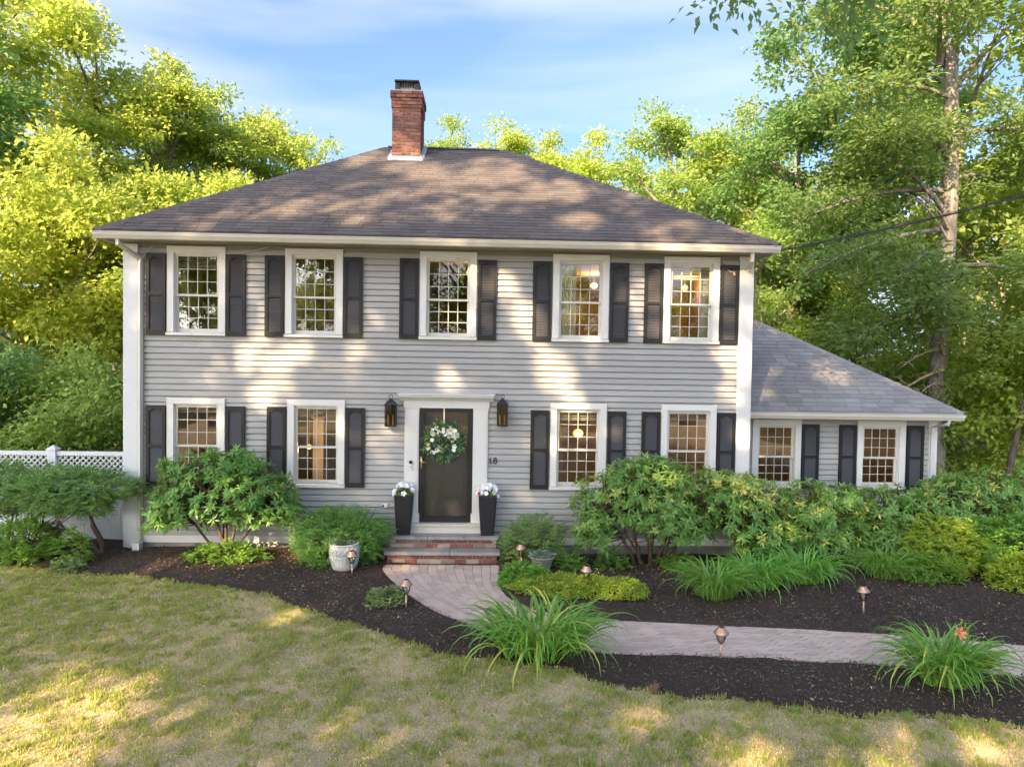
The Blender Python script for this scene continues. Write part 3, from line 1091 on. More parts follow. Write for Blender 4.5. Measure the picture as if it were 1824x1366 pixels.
roof = roof_mb(EXL, EXR, EYF, EYB, EZ, RXL, RXR, RY, RZ).build('roof', 'shingle_main', house)

def shingle_face(parent, mat, el, er, yf, ez, rl, rr_, ry, rz, expo=0.14, tab=0.30, limit=300, seed=1, vis=None):
    """tabs on the front face, rows parallel to the eave"""
    R_ = random.Random(seed)
    run = math.hypot(ry - yf, rz - ez)
    nrm = Vector((0, -(rz - ez), (ry - yf))).normalized()
    rows = int(run / expo)
    rest = MB(); cnt = 0
    def P(x, t, lift):
        return (x, yf + (ry - yf) * t + nrm.y * lift, ez + (rz - ez) * t + nrm.z * lift)
    for i in range(rows):
        t0, t1 = i * expo / run, min(1, (i + 1.12) * expo / run)
        xa0, xb0 = el + (rl - el) * t0, er + (rr_ - er) * t0
        xa1, xb1 = el + (rl - el) * t1, er + (rr_ - er) * t1
        x = xa0 - R_.uniform(0, tab)
        drop = 0.0
        while x < xb0:
            wd = tab * R_.uniform(0.85, 1.2)
            s0, s1 = max(x + 0.004, xa0), min(x + wd - 0.004, xb0)
            x += wd
            u0, u1 = max(s0, xa1), min(s1, xb1)
            if s1 - s0 < 0.03:
                continue
            if u1 < u0:
                u0 = u1 = min(max((s0 + s1) / 2, xa1), xb1)
            dt = R_.uniform(-0.006, 0.006) / run
            lf = 0.013 + R_.uniform(0, 0.004)
            pts = [P(s0, t0 + dt, 0.001), P(s1, t0 + dt, 0.001), P(u1, t1, 0.001), P(u0, t1, 0.001),
                   P(s0, t0 + dt, lf), P(s1, t0 + dt, lf), P(u1, t1, 0.004), P(u0, t1, 0.004)]
            if cnt < limit and (vis is None or vis((s0 + s1) / 2, t0)):
                MB().hexa(pts).build('shingle', mat, parent)
                cnt += 1
            else:
                rest.cur = R_.random()
                rest.hexa(pts)
    if rest.v:
        rest.build('shingle_field', mat, parent, kind='stuff')
shingle_face(roof, 'shingle_main', EXL, EXR, EYF, EZ, RXL, RXR, RY, RZ, limit=300, seed=2)

def hip_caps(parent, mat, a, b_, w=0.13, step=0.20, seed=1):
    a, b_ = Vector(a), Vector(b_)
    d = (b_ - a); Ln = d.length; d.normalize()
    side = d.cross(Vector((0, 0, 1))).normalized()
    upv = side.cross(d)
    m_ = MB(); R_ = random.Random(seed)
    n = int(Ln / step)
    for i in range(n):
        p0 = a + d * (i * step - 0.02); p1 = a + d * ((i + 1) * step + 0.02)
        h0, h1 = 0.034, 0.022
        m_.cur = R_.random()
        vs = []
        for p, h in ((p0, h0), (p1, h1)):
            vs += [p - side * w - upv * (w * 0.42 - h + 0.02), p + upv * (h), p + side * w - upv * (w * 0.42 - h + 0.02)]
        vs += [v_ - upv * 0.012 for v_ in vs]
        m_.add(vs, [(0, 1, 4, 3), (1, 2, 5, 4), (6, 7, 1, 0), (7, 8, 2, 1), (9, 10, 7, 6), (10, 11, 8, 7)])
    m_.build('hip_cap', mat, parent)
hip_caps(roof, 'shingle_main', (EXL, EYF, EZ), (RXL, RY, RZ), seed=1)
hip_caps(roof, 'shingle_main', (EXR, EYF, EZ), (RXR, RY, RZ), seed=2)
hip_caps(roof, 'shingle_main', (RXL, RY, RZ), (RXR, RY, RZ), seed=3)

# soffit, fascia, gutter and drip edge of the main roof
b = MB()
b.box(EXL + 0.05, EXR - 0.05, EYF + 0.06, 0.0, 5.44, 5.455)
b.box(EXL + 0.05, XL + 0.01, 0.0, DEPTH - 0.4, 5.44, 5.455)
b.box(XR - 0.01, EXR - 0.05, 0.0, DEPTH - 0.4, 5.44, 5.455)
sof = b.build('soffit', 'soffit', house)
b = MB()
for i in range(10):
    x = -2.2 + i * 0.62
    b.tube([(x, -0.28, 5.4385), (x, -0.28, 5.4398)], 0.022, 8)
b.build('soffit_vent', 'drip_edge', sof)
b = MB()
b.box(EXL + 0.03, EXR - 0.03, EYF + 0.035, EYF + 0.06, 5.43, 5.55)
b.box(EXL + 0.03, EXL + 0.055, EYF + 0.06, EYB - 0.05, 5.43, 5.55)
b.box(EXR - 0.055, EXR - 0.03, EYF + 0.06, EYB - 0.05, 5.43, 5.55)
b.build('fascia', 'gutter', house)
def gutter(x0, x1, y, zt, name='gutter', mat='gutter'):
    prof = [(y, zt - 0.115), (y - 0.07, zt - 0.115), (y - 0.085, zt - 0.085), (y - 0.105, zt - 0.05), (y - 0.105, zt - 0.012), (y - 0.118, zt - 0.012), (y - 0.118, zt),
            (y - 0.097, zt), (y - 0.097, zt - 0.05), (y - 0.078, zt - 0.08), (y - 0.066, zt - 0.105), (y, zt - 0.105)]
    n = len(prof)
    return MB().prism(prof, 'x', x0, x1).build(name, mat, house)
gutter(EXL - 0.01, EXR + 0.01, EYF + 0.034, 5.545)
box('drip_edge', 'drip_edge', house, EXL - 0.005, EXR + 0.005, EYF - 0.035, EYF + 0.03, 5.552, 5.572)

# wing roof
WEZ = 2.60; WEY = WY - 0.42; WEX = 9.16
WRY, WRZ = 3.5, 4.53; WRX = 6.22
b = MB()
A, B_, C_, D_ = (XR + 0.022, WEY, WEZ), (WEX, WEY, WEZ), (WEX, 2 * WRY - WEY, WEZ), (XR + 0.022, 2 * WRY - WEY, WEZ)
R0, R1 = (XR + 0.022, WRY, WRZ), (WRX, WRY, WRZ)
lo = lambda p: (p[0], p[1], p[2] - 0.03)
b.add([A, B_, C_, D_, R0, R1], [(0, 1, 5, 4), (1, 2, 5), (2, 3, 4, 5)])
b.add([lo(A), lo(B_), lo(C_), lo(D_)], [(3, 2, 1, 0)])
b.add([A, B_, C_, D_, lo(A), lo(B_), lo(C_), lo(D_)], [(0, 4, 5, 1), (1, 5, 6, 2), (2, 6, 7, 3)])
wroof = b.build('roof', 'shingle_wing', house)
wroof['label'] = 'pale grey shingled hip roof of the side wing'
shingle_face(wroof, 'shingle_wing', XR + 0.03, WEX, WEY, WEZ, XR + 0.03, WRX, WRY, WRZ, expo=0.145, tab=0.31, limit=300, seed=4)
hip_caps(wroof, 'shingle_wing', (WEX, WEY, WEZ), (WRX, WRY, WRZ), w=0.11, seed=5)
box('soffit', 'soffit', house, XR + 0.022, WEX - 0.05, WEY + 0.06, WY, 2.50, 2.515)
b = MB()
b.box(XR + 0.022, WEX - 0.02, WEY + 0.03, WEY + 0.055, 2.47, 2.575)
b.box(WEX - 0.045, WEX - 0.02, WEY + 0.055, 6.2, 2.47, 2.575)
b.build('fascia', 'gutter', house)
gutter(XR + 0.022, WEX + 0.01, WEY + 0.029, 2.57)
box('drip_edge', 'flashing', house, XR + 0.022, WEX + 0.005, WEY - 0.03, WEY + 0.02, 2.576, 2.590)

# downspouts
def spout(pts, name='downspout', mat='spout_grey', w=0.034):
    b_ = MB()
    b_.tube(pts, w, 4)
    return b_.build(name, mat, house)
spout([(-6.33, -0.44, 5.44), (-6.33, -0.44, 5.36), (-6.13, -0.09, 5.16), (-6.13, -0.075, 5.08), (-6.13, -0.075, 0.22), (-6.13, -0.16, 0.12)], mat='gutter', w=0.045)
box('downspout_shoe', 'vinyl_white', house, -6.19, -6.07, -0.24, -0.10, 0.03, 0.17)
spout([(4.62, -0.44, 5.44), (4.62, -0.42, 5.30), (4.70, -0.10, 5.22), (4.70, -0.10, 5.16)], w=0.045, mat='gutter')
spout([(8.88, WEY - 0.02, 2.46), (8.88, WEY - 0.01, 2.38), (8.80, WY - 0.09, 2.30), (8.80, WY - 0.09, 0.1)], w=0.038)

# chimney ------------------------------------------------------------
CX0, CX1, CY0, CY1 = -2.245, -1.60, 3.32, 4.12
CZ0, CZ1 = 7.6, 9.52
chim = box('chimney', 'mortar', house, CX0 + 0.012, CX1 - 0.012, CY0 + 0.012, CY1 - 0.012, CZ0, CZ1 - 0.02)
rb = random.Random(21)
ch = 0.0755
course = int((CZ1 - 8.0) / ch)
def brick(parent, x0, x1, y0, y1, z0, z1, mat='brick'):
    j = rb.uniform(-0.004, 0.004)
    MB().box(x0, x1, y0 + j, y1 + j, z0, z1).build('brick', mat, parent)
for i in range(course + 1):
    z0 = CZ1 - (i + 1) * ch + 0.014; z1 = CZ1 - i * ch
    g_ = 0.045 if i in (0, 1) else (0.022 if i == 2 or i == 3 else (0.02 if i == 4 else 0.0))
    x0, x1, y0, y1 = CX0 - g_, CX1 + g_, CY0 - g_, CY1 + g_
    wdt = 0.095
    # front and back runs, then side runs between them
    def run(a, c, n, off):
        e = (c - a) / n
        cuts = [a] + [a + e * (k_ + (0.5 if off else 1.0)) for k_ in range(n if off else n - 1)] + [c]
        return [(p + (0.007 if k_ else 0), q - (0.007 if k_ < len(cuts) - 2 else 0)) for k_, (p, q) in enumerate(zip(cuts[:-1], cuts[1:]))]
    for a, c in run(x0, x1, 3, i % 2):
        brick(chim, a, c, y0, y0 + wdt, z0, z1)
    for a, c in run(y0 + wdt + 0.008, y1, 3, (i + 1) % 2):
        brick(chim, x1 - wdt, x1, a, c, z0, z1)
        if i < 14:
            brick(chim, x0, x0 + wdt, a, c, z0, z1)
b = MB()
b.box(CX0 - 0.03, CX1 + 0.03, CY0 - 0.03, CY1 + 0.03, CZ1 - 0.0, CZ1 + 0.035)
b.build('crown', 'mortar', chim)
b = MB()
for x0, x1, y0, y1 in ((-2.08, -1.76, 3.50, 3.53), (-2.08, -1.76, 3.84, 3.87), (-2.08, -2.05, 3.53, 3.84), (-1.79, -1.76, 3.53, 3.84)):
    b.box(x0, x1, y0, y1, CZ1 + 0.03, CZ1 + 0.13)
b.build('flue', 'flue', chim)
b = MB()
b.box(-2.20, -1.66, 3.37, 4.06, CZ1 + 0.265, CZ1 + 0.285)
b.box(-2.21, -1.65, 3.36, 4.07, CZ1 + 0.252, CZ1 + 0.266)
for x in (-2.15, -1.71):
    for y in (3.43, 4.0):
        b.box(x - 0.05, x + 0.05, y - 0.012, y + 0.012, CZ1 + 0.03, CZ1 + 0.255)
for x in (-2.185, -1.675):
    b.box(x - 0.006, x + 0.006, 3.43, 4.0, CZ1 + 0.035, CZ1 + 0.255)
b.build('cap', 'rust_black', chim)
b = MB()
for i in range(9):
    x = -2.07 + i * 0.038
    b.box(x - 0.004, x + 0.004, 3.46, 3.468, CZ1 + 0.12, CZ1 + 0.252)
b.box(-2.09, -1.75, 3.458, 3.470, CZ1 + 0.12, CZ1 + 0.13)
b.build('spark_screen', 'flashing', chim)
# lead flashing at the foot, lying on the roof slope
sl = (RZ - EZ) / (RY - EYF)
def rz_at(y): return EZ + (y - EYF) * sl
b = MB()
y0, y1 = CY0 - 0.13, CY0
b.hexa([(CX0 - 0.07, y0, rz_at(y0) + 0.012), (CX1 + 0.07, y0, rz_at(y0) + 0.012), (CX1 + 0.03, y1, rz_at(y1) + 0.016), (CX0 - 0.03, y1, rz_at(y1) + 0.016),
        (CX0 - 0.07, y0, rz_at(y0) + 0.03), (CX1 + 0.07, y0, rz_at(y0) + 0.03), (CX1 + 0.03, y1, rz_at(y1) + 0.07), (CX0 - 0.03, y1, rz_at(y1) + 0.07)])
for i in range(6):
    ya, yb = CY0 - 0.03 + i * 0.13, CY0 - 0.03 + i * 0.13 + 0.15
    yb = min(yb, RY)
    for x0, x1 in ((CX1 + 0.004, CX1 + 0.09), (CX0 - 0.09, CX0 - 0.004)):
        h_ = 0.02 + 0.004 * (i % 2)
        b.hexa([(x0, ya, rz_at(ya) + 0.012), (x1, ya, rz_at(ya) + 0.012), (x1, yb, rz_at(yb) + 0.012), (x0, yb, rz_at(yb) + 0.012),
                (x0, ya, rz_at(ya) + h_ + 0.09 * (x0 < CX1 + 0.01 and x0 > CX1 - 0.1)), (x1, ya, rz_at(ya) + h_ + 0.012), (x1, yb, rz_at(yb) + h_), (x0, yb, rz_at(yb) + h_)])
b.build('flashing', 'flashing', chim)

# rooms behind the panes ------------------------------------------------------------
def room(x0, x1, y0, y1, z0, z1, wallm, floorm='interior_dark', ceil='interior_pale'):
    b_ = MB()
    b_.box(x0, x1, y1, y1 + 0.05, z0, z1)
    b_.box(x0, x0 + 0.05, y0, y1, z0, z1)
    b_.box(x1 - 0.05, x1, y0, y1, z0, z1)
    b_.build('interior_wall', wallm, house)
    box('interior_floor', floorm, house, x0 + 0.05, x1 - 0.05, y0, y1, z0 - 0.06, z0)
    box('interior_ceiling', ceil, house, x0 + 0.05, x1 - 0.05, y0, y1, z1, z1 + 0.05)
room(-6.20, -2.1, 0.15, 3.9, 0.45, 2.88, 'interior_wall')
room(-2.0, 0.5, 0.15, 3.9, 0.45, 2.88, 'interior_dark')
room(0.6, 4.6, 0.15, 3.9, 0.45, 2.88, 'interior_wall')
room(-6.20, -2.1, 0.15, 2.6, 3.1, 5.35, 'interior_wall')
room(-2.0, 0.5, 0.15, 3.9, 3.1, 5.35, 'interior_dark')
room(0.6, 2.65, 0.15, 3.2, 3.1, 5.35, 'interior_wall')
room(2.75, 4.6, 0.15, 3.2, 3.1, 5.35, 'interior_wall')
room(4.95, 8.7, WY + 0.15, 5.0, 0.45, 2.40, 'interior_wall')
# a pale inner door and wardrobes that show through the upper panes on the right
b = MB()
b.box(1.22, 1.62, 1.3, 1.36, 3.1, 5.15)
b.box(1.27, 1.57, 1.285, 1.30, 4.2, 5.05)
b.box(1.27, 1.57, 1.285, 1.30, 3.2, 4.1)
b.tube([(1.56, 1.28, 4.12), (1.56, 1.24, 4.12)], 0.02, 8)
idoor = b.build('interior_door', 'interior_pale', house)
b = MB()
b.box(3.25, 3.85, 1.6, 1.66, 3.1, 4.6)
b.box(3.30, 3.53, 1.585, 1.60, 3.2, 4.5)
b.box(3.57, 3.80, 1.585, 1.60, 3.2, 4.5)
b.build('wardrobe', 'interior_wall', house)
b = MB()
b.box(-3.35, -3.15, 0.9, 1.1, 0.45, 2.7)
b.box(-3.38, -3.12, 0.88, 1.12, 2.3, 2.36)
b.build('interior_post', 'interior_pale', house)

# lit lamps seen through the panes
def lamp(name, label, p, r, watts, drop=0.5):
    t = thing(name, label, 'lamp', p)
    s = MB().sphere((0, 0, 0), r, 14, 9, (1, 1, 0.85)).build('shade', 'bulb', t, True)
    MB().tube([(0, 0, r * 0.8), (0, 0, r * 0.8 + drop)], 0.008, 6).build('stem', 'brass', t)
    ld = bpy.data.lights.new('lamp_light', 'POINT')
    ld.energy = watts * 0.36
    ld.color = (1.0, 0.55, 0.22)
    ld.shadow_soft_size = 0.08
    lo_ = bpy.data.objects.new('lamp_light', ld)
    COL.objects.link(lo_)
    lo_.parent = t
    lo_.location = (0, -r - 0.12, 0)
    return t
lamp('pendant_lamp', 'small yellow lamp glowing in the top right panes of the window above the front door', (-0.36, 0.85, 5.15), 0.085, 7, 0.12)
lamp('pendant_lamp', 'round orange lamp glowing behind the window right of the front door', (1.86, 1.5, 2.02), 0.11, 14, 0.6)
lamp('pendant_lamp', 'lamp glowing low behind the window beside the white right corner board', (3.65, 1.6, 1.62), 0.09, 14, 1.0)
lamp('pendant_lamp', 'orange lamp glowing in the lower left panes of the window left of the front door', (-3.33, 0.9 - 0.35, 1.80), 0.055, 9, 0.8)
lamp('pendant_lamp', 'lamp glowing inside the first window of the side wing', (5.75, 2.6, 1.75), 0.09, 14, 0.5)
lamp('pendant_lamp', 'lamp lighting the upper bedroom behind the fourth upstairs window', (2.25, 2.3, 5.12), 0.08, 16, 0.12)
lamp('pendant_lamp', 'lamp lighting the upper bedroom behind the rightmost upstairs window', (4.25, 2.4, 5.12), 0.07, 14, 0.12)

# ------------------------------------------------------------------ brick steps
steps = thing('brick_steps', 'two brick front steps with bluestone treads below the front door', 'steps', (-0.75, -0.3, G))
def local(o, b_):
    lx, ly, lz = o.location
    b_.v = [(p[0] - lx, p[1] - ly, p[2] - lz) for p in b_.v]
    return b_
SX0, SX1 = -1.70, 0.21
b = MB()
b.box(SX0 + 0.012, SX1 - 0.012, -0.588, 0.0, G - 0.05, 0.10)
b.box(SX0 + 0.022, SX1 - 0.022, -0.358, 0.0, 0.156, 0.312)
local(steps, b).build('mortar_core', 'mortar', steps)
def course_row(x0, x1, y, z0, z1, off, sides_to=None):
    e = 0.212
    x = x0 - (e * 0.5 if off else 0)
    while x < x1:
        a, c = max(x, x0), min(x + e - 0.010, x1)
        if c - a > 0.03:
            j = rb.uniform(-0.004, 0.004)
            local(steps, MB().box(a, c, y + j, y + 0.09, z0, z1)).build('brick', 'step_brick', steps)
        x += e
    if sides_to:
        for xs in ((x0 - 0.004, x0 + 0.02), (x1 - 0.02, x1 + 0.004)):
            yy = y + 0.1
            while yy < sides_to - 0.02:
                local(steps, MB().box(xs[0], xs[1], yy, min(yy + 0.2, sides_to), z0, z1)).build('brick', 'step_brick', steps)
                yy += 0.212
course_row(SX0, SX1, -0.60, G + 0.004, 0.014, True, -0.002)
course_row(SX0, SX1, -0.60, 0.026, 0.094, False, -0.002)
course_row(SX0 + 0.02, SX1 - 0.02, -0.37, 0.160, 0.228, False, -0.002)
course_row(SX0 + 0.02, SX1 - 0.02, -0.37, 0.240, 0.308, True, -0.002)
for a, c in ((SX0 - 0.04, -0.62), (-0.61, SX1 + 0.04)):
    local(steps, MB().hexa([(a, -0.65, 0.10), (c, -0.65, 0.10), (c, -0.372, 0.10), (a, -0.372, 0.10), (a, -0.645, 0.155), (c, -0.645, 0.155), (c, -0.372, 0.155), (a, -0.372, 0.155)])).build('tread_slab', 'bluestone', steps)
for a, c in ((SX0 - 0.02, -1.02), (-1.01, -0.38), (-0.37, SX1 + 0.02)):
    local(steps, MB().hexa([(a, -0.42, 0.312), (c, -0.42, 0.312), (c, -0.20, 0.312), (a, -0.20, 0.312), (a, -0.415, 0.364), (c, -0.415, 0.364), (c, -0.20, 0.364), (a, -0.20, 0.364)])).build('tread_slab', 'bluestone', steps)
for a, c in ((SX0 - 0.02, -1.20), (-1.19, -0.52), (-0.51, SX1 + 0.02)):
    local(steps, MB().box(a, c, -0.192, -0.002, 0.312, 0.3645)).build('tread_slab', 'bluestone', steps)

# ------------------------------------------------------------------ flowers
def flower_mesh(r, seed, petals=5):
    R_ = random.Random(seed)
    b_ = MB()
    for i in range(petals):
        a = 2 * math.pi * i / petals + R_.uniform(-0.1, 0.1)
        w = math.pi / petals * 1.15
        d = (math.cos(a), math.sin(a)); l_ = (math.cos(a - w), math.sin(a - w)); rr_ = (math.cos(a + w), math.sin(a + w))
        k_ = R_.uniform(0.9, 1.1)
        b_.cur = R_.random()
        b_.add([(0, 0, 0), (l_[0] * r * 0.75, l_[1] * r * 0.75, r * 0.22), (d[0] * r * k_, d[1] * r * k_, r * 0.30), (rr_[0] * r * 0.75, rr_[1] * r * 0.75, r * 0.22)], [(0, 1, 2), (0, 2, 3)])
    b_.sphere((0, 0, r * 0.06), r * 0.14, 5, 4)
    return b_.mesh('flower')
FLW = [flower_mesh(1.0, s_, 5 + s_ % 2) for s_ in range(4)]
def put_flower(p, r, nrm, mat, parent, R_):
    q = Vector(nrm).to_track_quat('Z', 'Y')
    o = mk('flower', R_.choice(FLW), None, parent, loc=p, scale=r)
    o.rotation_mode = 'QUATERNION'
    o.rotation_quaternion = q
    if len(o.data.materials) == 0:
        o.data.materials.append(M['petal_white'])
    o.material_slots[0].link = 'OBJECT'
    o.material_slots[0].material = M[mat]
    return o

def leaf_part(name, pos, axis, nrm, Ln, Wd, mat, parent, rg, fold=0.25, droop=0.1, kind=None):
    V, F = leaves(pos, axis, nrm, Ln, Wd, fold, droop)
    me = np_mesh(name, V, F, np.repeat(rg.random(len(pos)), 4))
    return mk(name, me, mat, parent, kind)

def tall_planter(x, label, reds, seed):
    R_ = random.Random(seed); rg = np.random.default_rng(seed)
    t = thing('flower_planter', label, 'planter', (x, -0.215, 0.3645), 'tall dark planters either side of the front door')
    b_ = MB()
    def sq(r, z): return [(-r, -r, z), (r, -r, z), (r, r, z), (-r, r, z)]
    prof = [(0.112, 0), (0.128, 0.15), (0.150, 0.45), (0.163, 0.70), (0.158, 0.72), (0.145, 0.72), (0.14, 0.66)]
    # rounded square section
    def sec(r, z):
        pts = []
        for q_, (cx, cy) in enumerate(((1, 1), (-1, 1), (-1, -1), (1, -1))):
            for k_ in range(4):
                an = math.pi / 2 * q_ + math.pi / 2 * k_ / 3
                pts.append((cx * (r - r * 0.22) + r * 0.22 * math.cos(an), cy * (r - r * 0.22) + r * 0.22 * math.sin(an), z))
        return pts
    vs, fs = [], []
    for r, z in prof: vs += sec(r, z)
    n = 16
    for i in range(len(prof) - 1):
        for j in range(n):
            fs.append((i * n + j, i * n + (j + 1) % n, (i + 1) * n + (j + 1) % n, (i + 1) * n + j))
    fs += [tuple(range(n - 1, -1, -1)), tuple((len(prof) - 1) * n + j for j in range(n))]
    b_.add(vs, fs).build('pot', 'planter', t)
    n = 260
    th = rg.random(n) * 6.283; rr_ = np.sqrt(rg.random(n)) * 0.15
    pos = np.stack([rr_ * np.cos(th), rr_ * np.sin(th), 0.68 + rg.random(n) * 0.13 * (1 - rr_ / 0.25)], 1)
    ax = np.stack([np.cos(th), np.sin(th), rg.uniform(-0.3, 0.9, n)], 1)
    leaf_part('foliage', pos, ax, np.stack([rg.normal(0, .4, n), rg.normal(0, .4, n), np.ones(n)], 1), 0.055, 0.03, 'fresh_leaf', t, rg)
    for i in range(46):
        th_ = R_.uniform(0, 6.283); r_ = 0.185 * math.sqrt(R_.random())
        z = 0.80 + 0.09 * (1 - (r_ / 0.19) ** 2) + R_.uniform(-0.03, 0.03)
        if r_ > 0.13: z = R_.uniform(0.68, 0.84)
        p = (r_ * math.cos(th_), r_ * math.sin(th_), z)
        put_flower(p, R_.uniform(0.038, 0.055), (p[0] * 5, p[1] * 5 - 0.5, 0.8), 'petal_white', t, R_)
    for i in range(reds):
        p = (-0.15 + R_.uniform(-0.02, 0.13), -0.10 + R_.uniform(-0.05, 0.03), R_.uniform(0.73, 0.83))
        put_flower(p, R_.uniform(0.03, 0.04), (p[0] * 5, -1.2, 0.6), 'petal_red', t, R_)
    return t
tall_planter(-1.455, 'tall dark planter of white flowers left of the front door', 0, 1)
tall_planter(0.03, 'tall dark planter of white and red flowers right of the front door', 4, 2)

# ------------------------------------------------------------------ wreath
def wreath():
    R_ = random.Random(8); rg = np.random.default_rng(8)
    t = thing('door_wreath', 'round wreath of green leaves and white flowers hanging on the front door', 'wreath', (-0.775, -0.10, 2.0))
    b_ = MB()
    pts = [(0.225 * math.cos(a), 0, 0.225 * math.sin(a)) for a in np.linspace(0, 2 * math.pi, 25)]
    b_.tube(pts, 0.03, 6, False).build('ring', 'shrub_wood', t)
    n = 1300
    th = rg.random(n) * 6.283
    off = rg.normal(0, 0.055, (n, 2))
    rr_ = 0.225 + off[:, 0]
    pos = np.stack([rr_ * np.cos(th), off[:, 1] * 0.6 - 0.02, rr_ * np.sin(th)], 1)
    ax = np.stack([np.cos(th) * np.sign(off[:, 0] + .01) - 0.6 * np.sin(th), rg.normal(-0.3, 0.4, n), np.sin(th) * np.sign(off[:, 0] + .01) + 0.6 * np.cos(th)], 1) + rg.normal(0, .4, (n, 3))
    leaf_part('foliage', pos, ax, np.stack([rg.normal(0, .5, n), -np.ones(n), rg.normal(0.3, .5, n)], 1), 0.075, 0.032, 'wreath_leaf', t, rg)
    for i in range(42):
        if i < 31:
            a = R_.uniform(0.1, 3.05)
        else:
            a = R_.choice([3.5, 3.9, 4.2, 5.6, 5.75]) + R_.uniform(-0.18, 0.18)
        r_ = 0.215 + R_.uniform(-0.085, 0.085)
        put_flower((r_ * math.cos(a), -0.07 + R_.uniform(-0.015, 0.01), r_ * math.sin(a)), R_.uniform(0.032, 0.050), (R_.uniform(-.5, .5), -1, R_.uniform(-.2, .7)), 'petal_cream' if R_.random() < 0.5 else 'petal_white', t, R_)
    MB().box(-0.012, 0.012, 0.045, 0.047, 0.22, 0.635).build('ribbon', 'petal_cream', t)
wreath()

# ------------------------------------------------------------------ wall lanterns
def lantern(x, z, label):
    t = thing('wall_lantern', label, 'lantern', (x, -0.02, z), 'wall lanterns beside the front door')
    b_ = MB()
    w = 0.095; y0, y1 = -0.23, -0.05
    b_.box(-w, w, y0, y1, 0, 0.022)
    for sx in (-1, 1):
        for yy in (y0, y1 - 0.014):
            b_.box(sx * w - (0.014 if sx > 0 else 0), sx * w + (0.014 if sx < 0 else 0), yy, yy + 0.014, 0.022, 0.375)
    b_.box(-w - 0.008, w + 0.008, y0 - 0.008, y1 + 0.008, 0.375, 0.392)
    b_.box(-0.05, 0.05, y1, 0.018, 0.05, 0.34)
    b_.build('body', 'lantern_metal', t)
    b_ = MB()
    cy = (y0 + y1) / 2
    lv = [(w + 0.006, 0.392), (0.060, 0.452), (0.040, 0.462), (0.022, 0.488), (0.010, 0.496)]
    vs, fs = [], []
    for r, zz in lv: vs += [(-r, cy - r, zz), (r, cy - r, zz), (r, cy + r, zz), (-r, cy + r, zz)]
    for i in range(len(lv) - 1):
        for j in range(4): fs.append((i * 4 + j, i * 4 + (j + 1) % 4, i * 4 + 4 + (j + 1) % 4, i * 4 + 4 + j))
    fs += [(3, 2, 1, 0), tuple(len(vs) - 4 + j for j in range(4))]
    b_.add(vs, fs).build('lantern_roof', 'lantern_metal', t)
    ring = [(0.034 * math.cos(a), cy, 0.528 + 0.034 * math.sin(a)) for a in np.linspace(0, 2 * math.pi, 17)]
    MB().tube(ring, 0.006, 5, False).build('ring', 'lantern_metal', t)
    for a_, c_ in (((-w + 0.014, y0 + 0.007), (w - 0.014, y0 + 0.007)), ((-w + 0.007, y0 + 0.014), (-w + 0.007, y1 - 0.014)), ((w - 0.007, y0 + 0.014), (w - 0.007, y1 - 0.014))):
        MB().add([(a_[0], a_[1], 0.022), (c_[0], c_[1], 0.022), (c_[0], c_[1], 0.375), (a_[0], a_[1], 0.375)], [(0, 1, 2, 3)]).build('glass_pane', 'lantern_glass', t)
    for sx in (-0.042, 0.042):
        MB().tube([(sx, cy, 0.022), (sx, cy, 0.20)], 0.015, 8).build('candle', 'candle', t)
    MB().box(-w + 0.016, w - 0.016, y1 - 0.012, y1 - 0.004, 0.024, 0.37).build('back_plate', 'lantern_metal', t)
lantern(-1.715, 2.27, 'black wall lantern left of the front door')
lantern(0.27, 2.30, 'black wall lantern right of the front door')

# ------------------------------------------------------------------ small fittings
t = thing('doorbell', 'black and white doorbell on the left door casing', 'doorbell', (-1.36, -0.0705, 1.505))
box('button_plate', 'plastic_white', t, -0.026, 0.026, -0.022, 0.0, 0.0, 0.09)
box('camera_plate', 'plastic_black', t, -0.026, 0.026, -0.024, 0.0, 0.091, 0.145)
MB().tube([(0, -0.0225, 0.04), (0, -0.027, 0.04)], 0.015, 12).build('button', 'flashing', t)

t = thing('house_number', 'small dark house number 18 on the clapboards right of the door casing', 'house number', (0.12, -0.045, 1.66))
b = MB()
b.tube([(-0.075, 0, 0.025), (-0.05, 0, 0.05), (-0.05, 0, -0.05)], 0.009, 6)
b.tube([(-0.07, 0, -0.05), (-0.03, 0, -0.05)], 0.008, 6)
b.build('digit', 'dark_ink', t)
b = MB()
for cz, r_ in ((0.026, 0.024), (-0.024, 0.029)):
    b.tube([(0.035 + r_ * math.cos(a), 0, cz + r_ * math.sin(a)) for a in np.linspace(0, 2 * math.pi, 15)], 0.009, 6, False)
b.build('digit', 'dark_ink', t)

t = thing('outlet_box', 'small grey electrical outlet box low on the wall left of the planters', 'outlet box', (-1.82, -0.0, 0.79))
box('cover', 'spout_grey', t, -0.06, 0.055, -0.055, 0.0, 0, 0.085)
box('socket_face', 'plastic_black', t, -0.045, -0.015, -0.06, -0.055, 0.012, 0.05)
box('hinge_lid', 'plastic_white', t, -0.01, 0.05, -0.062, -0.055, 0.01, 0.075)

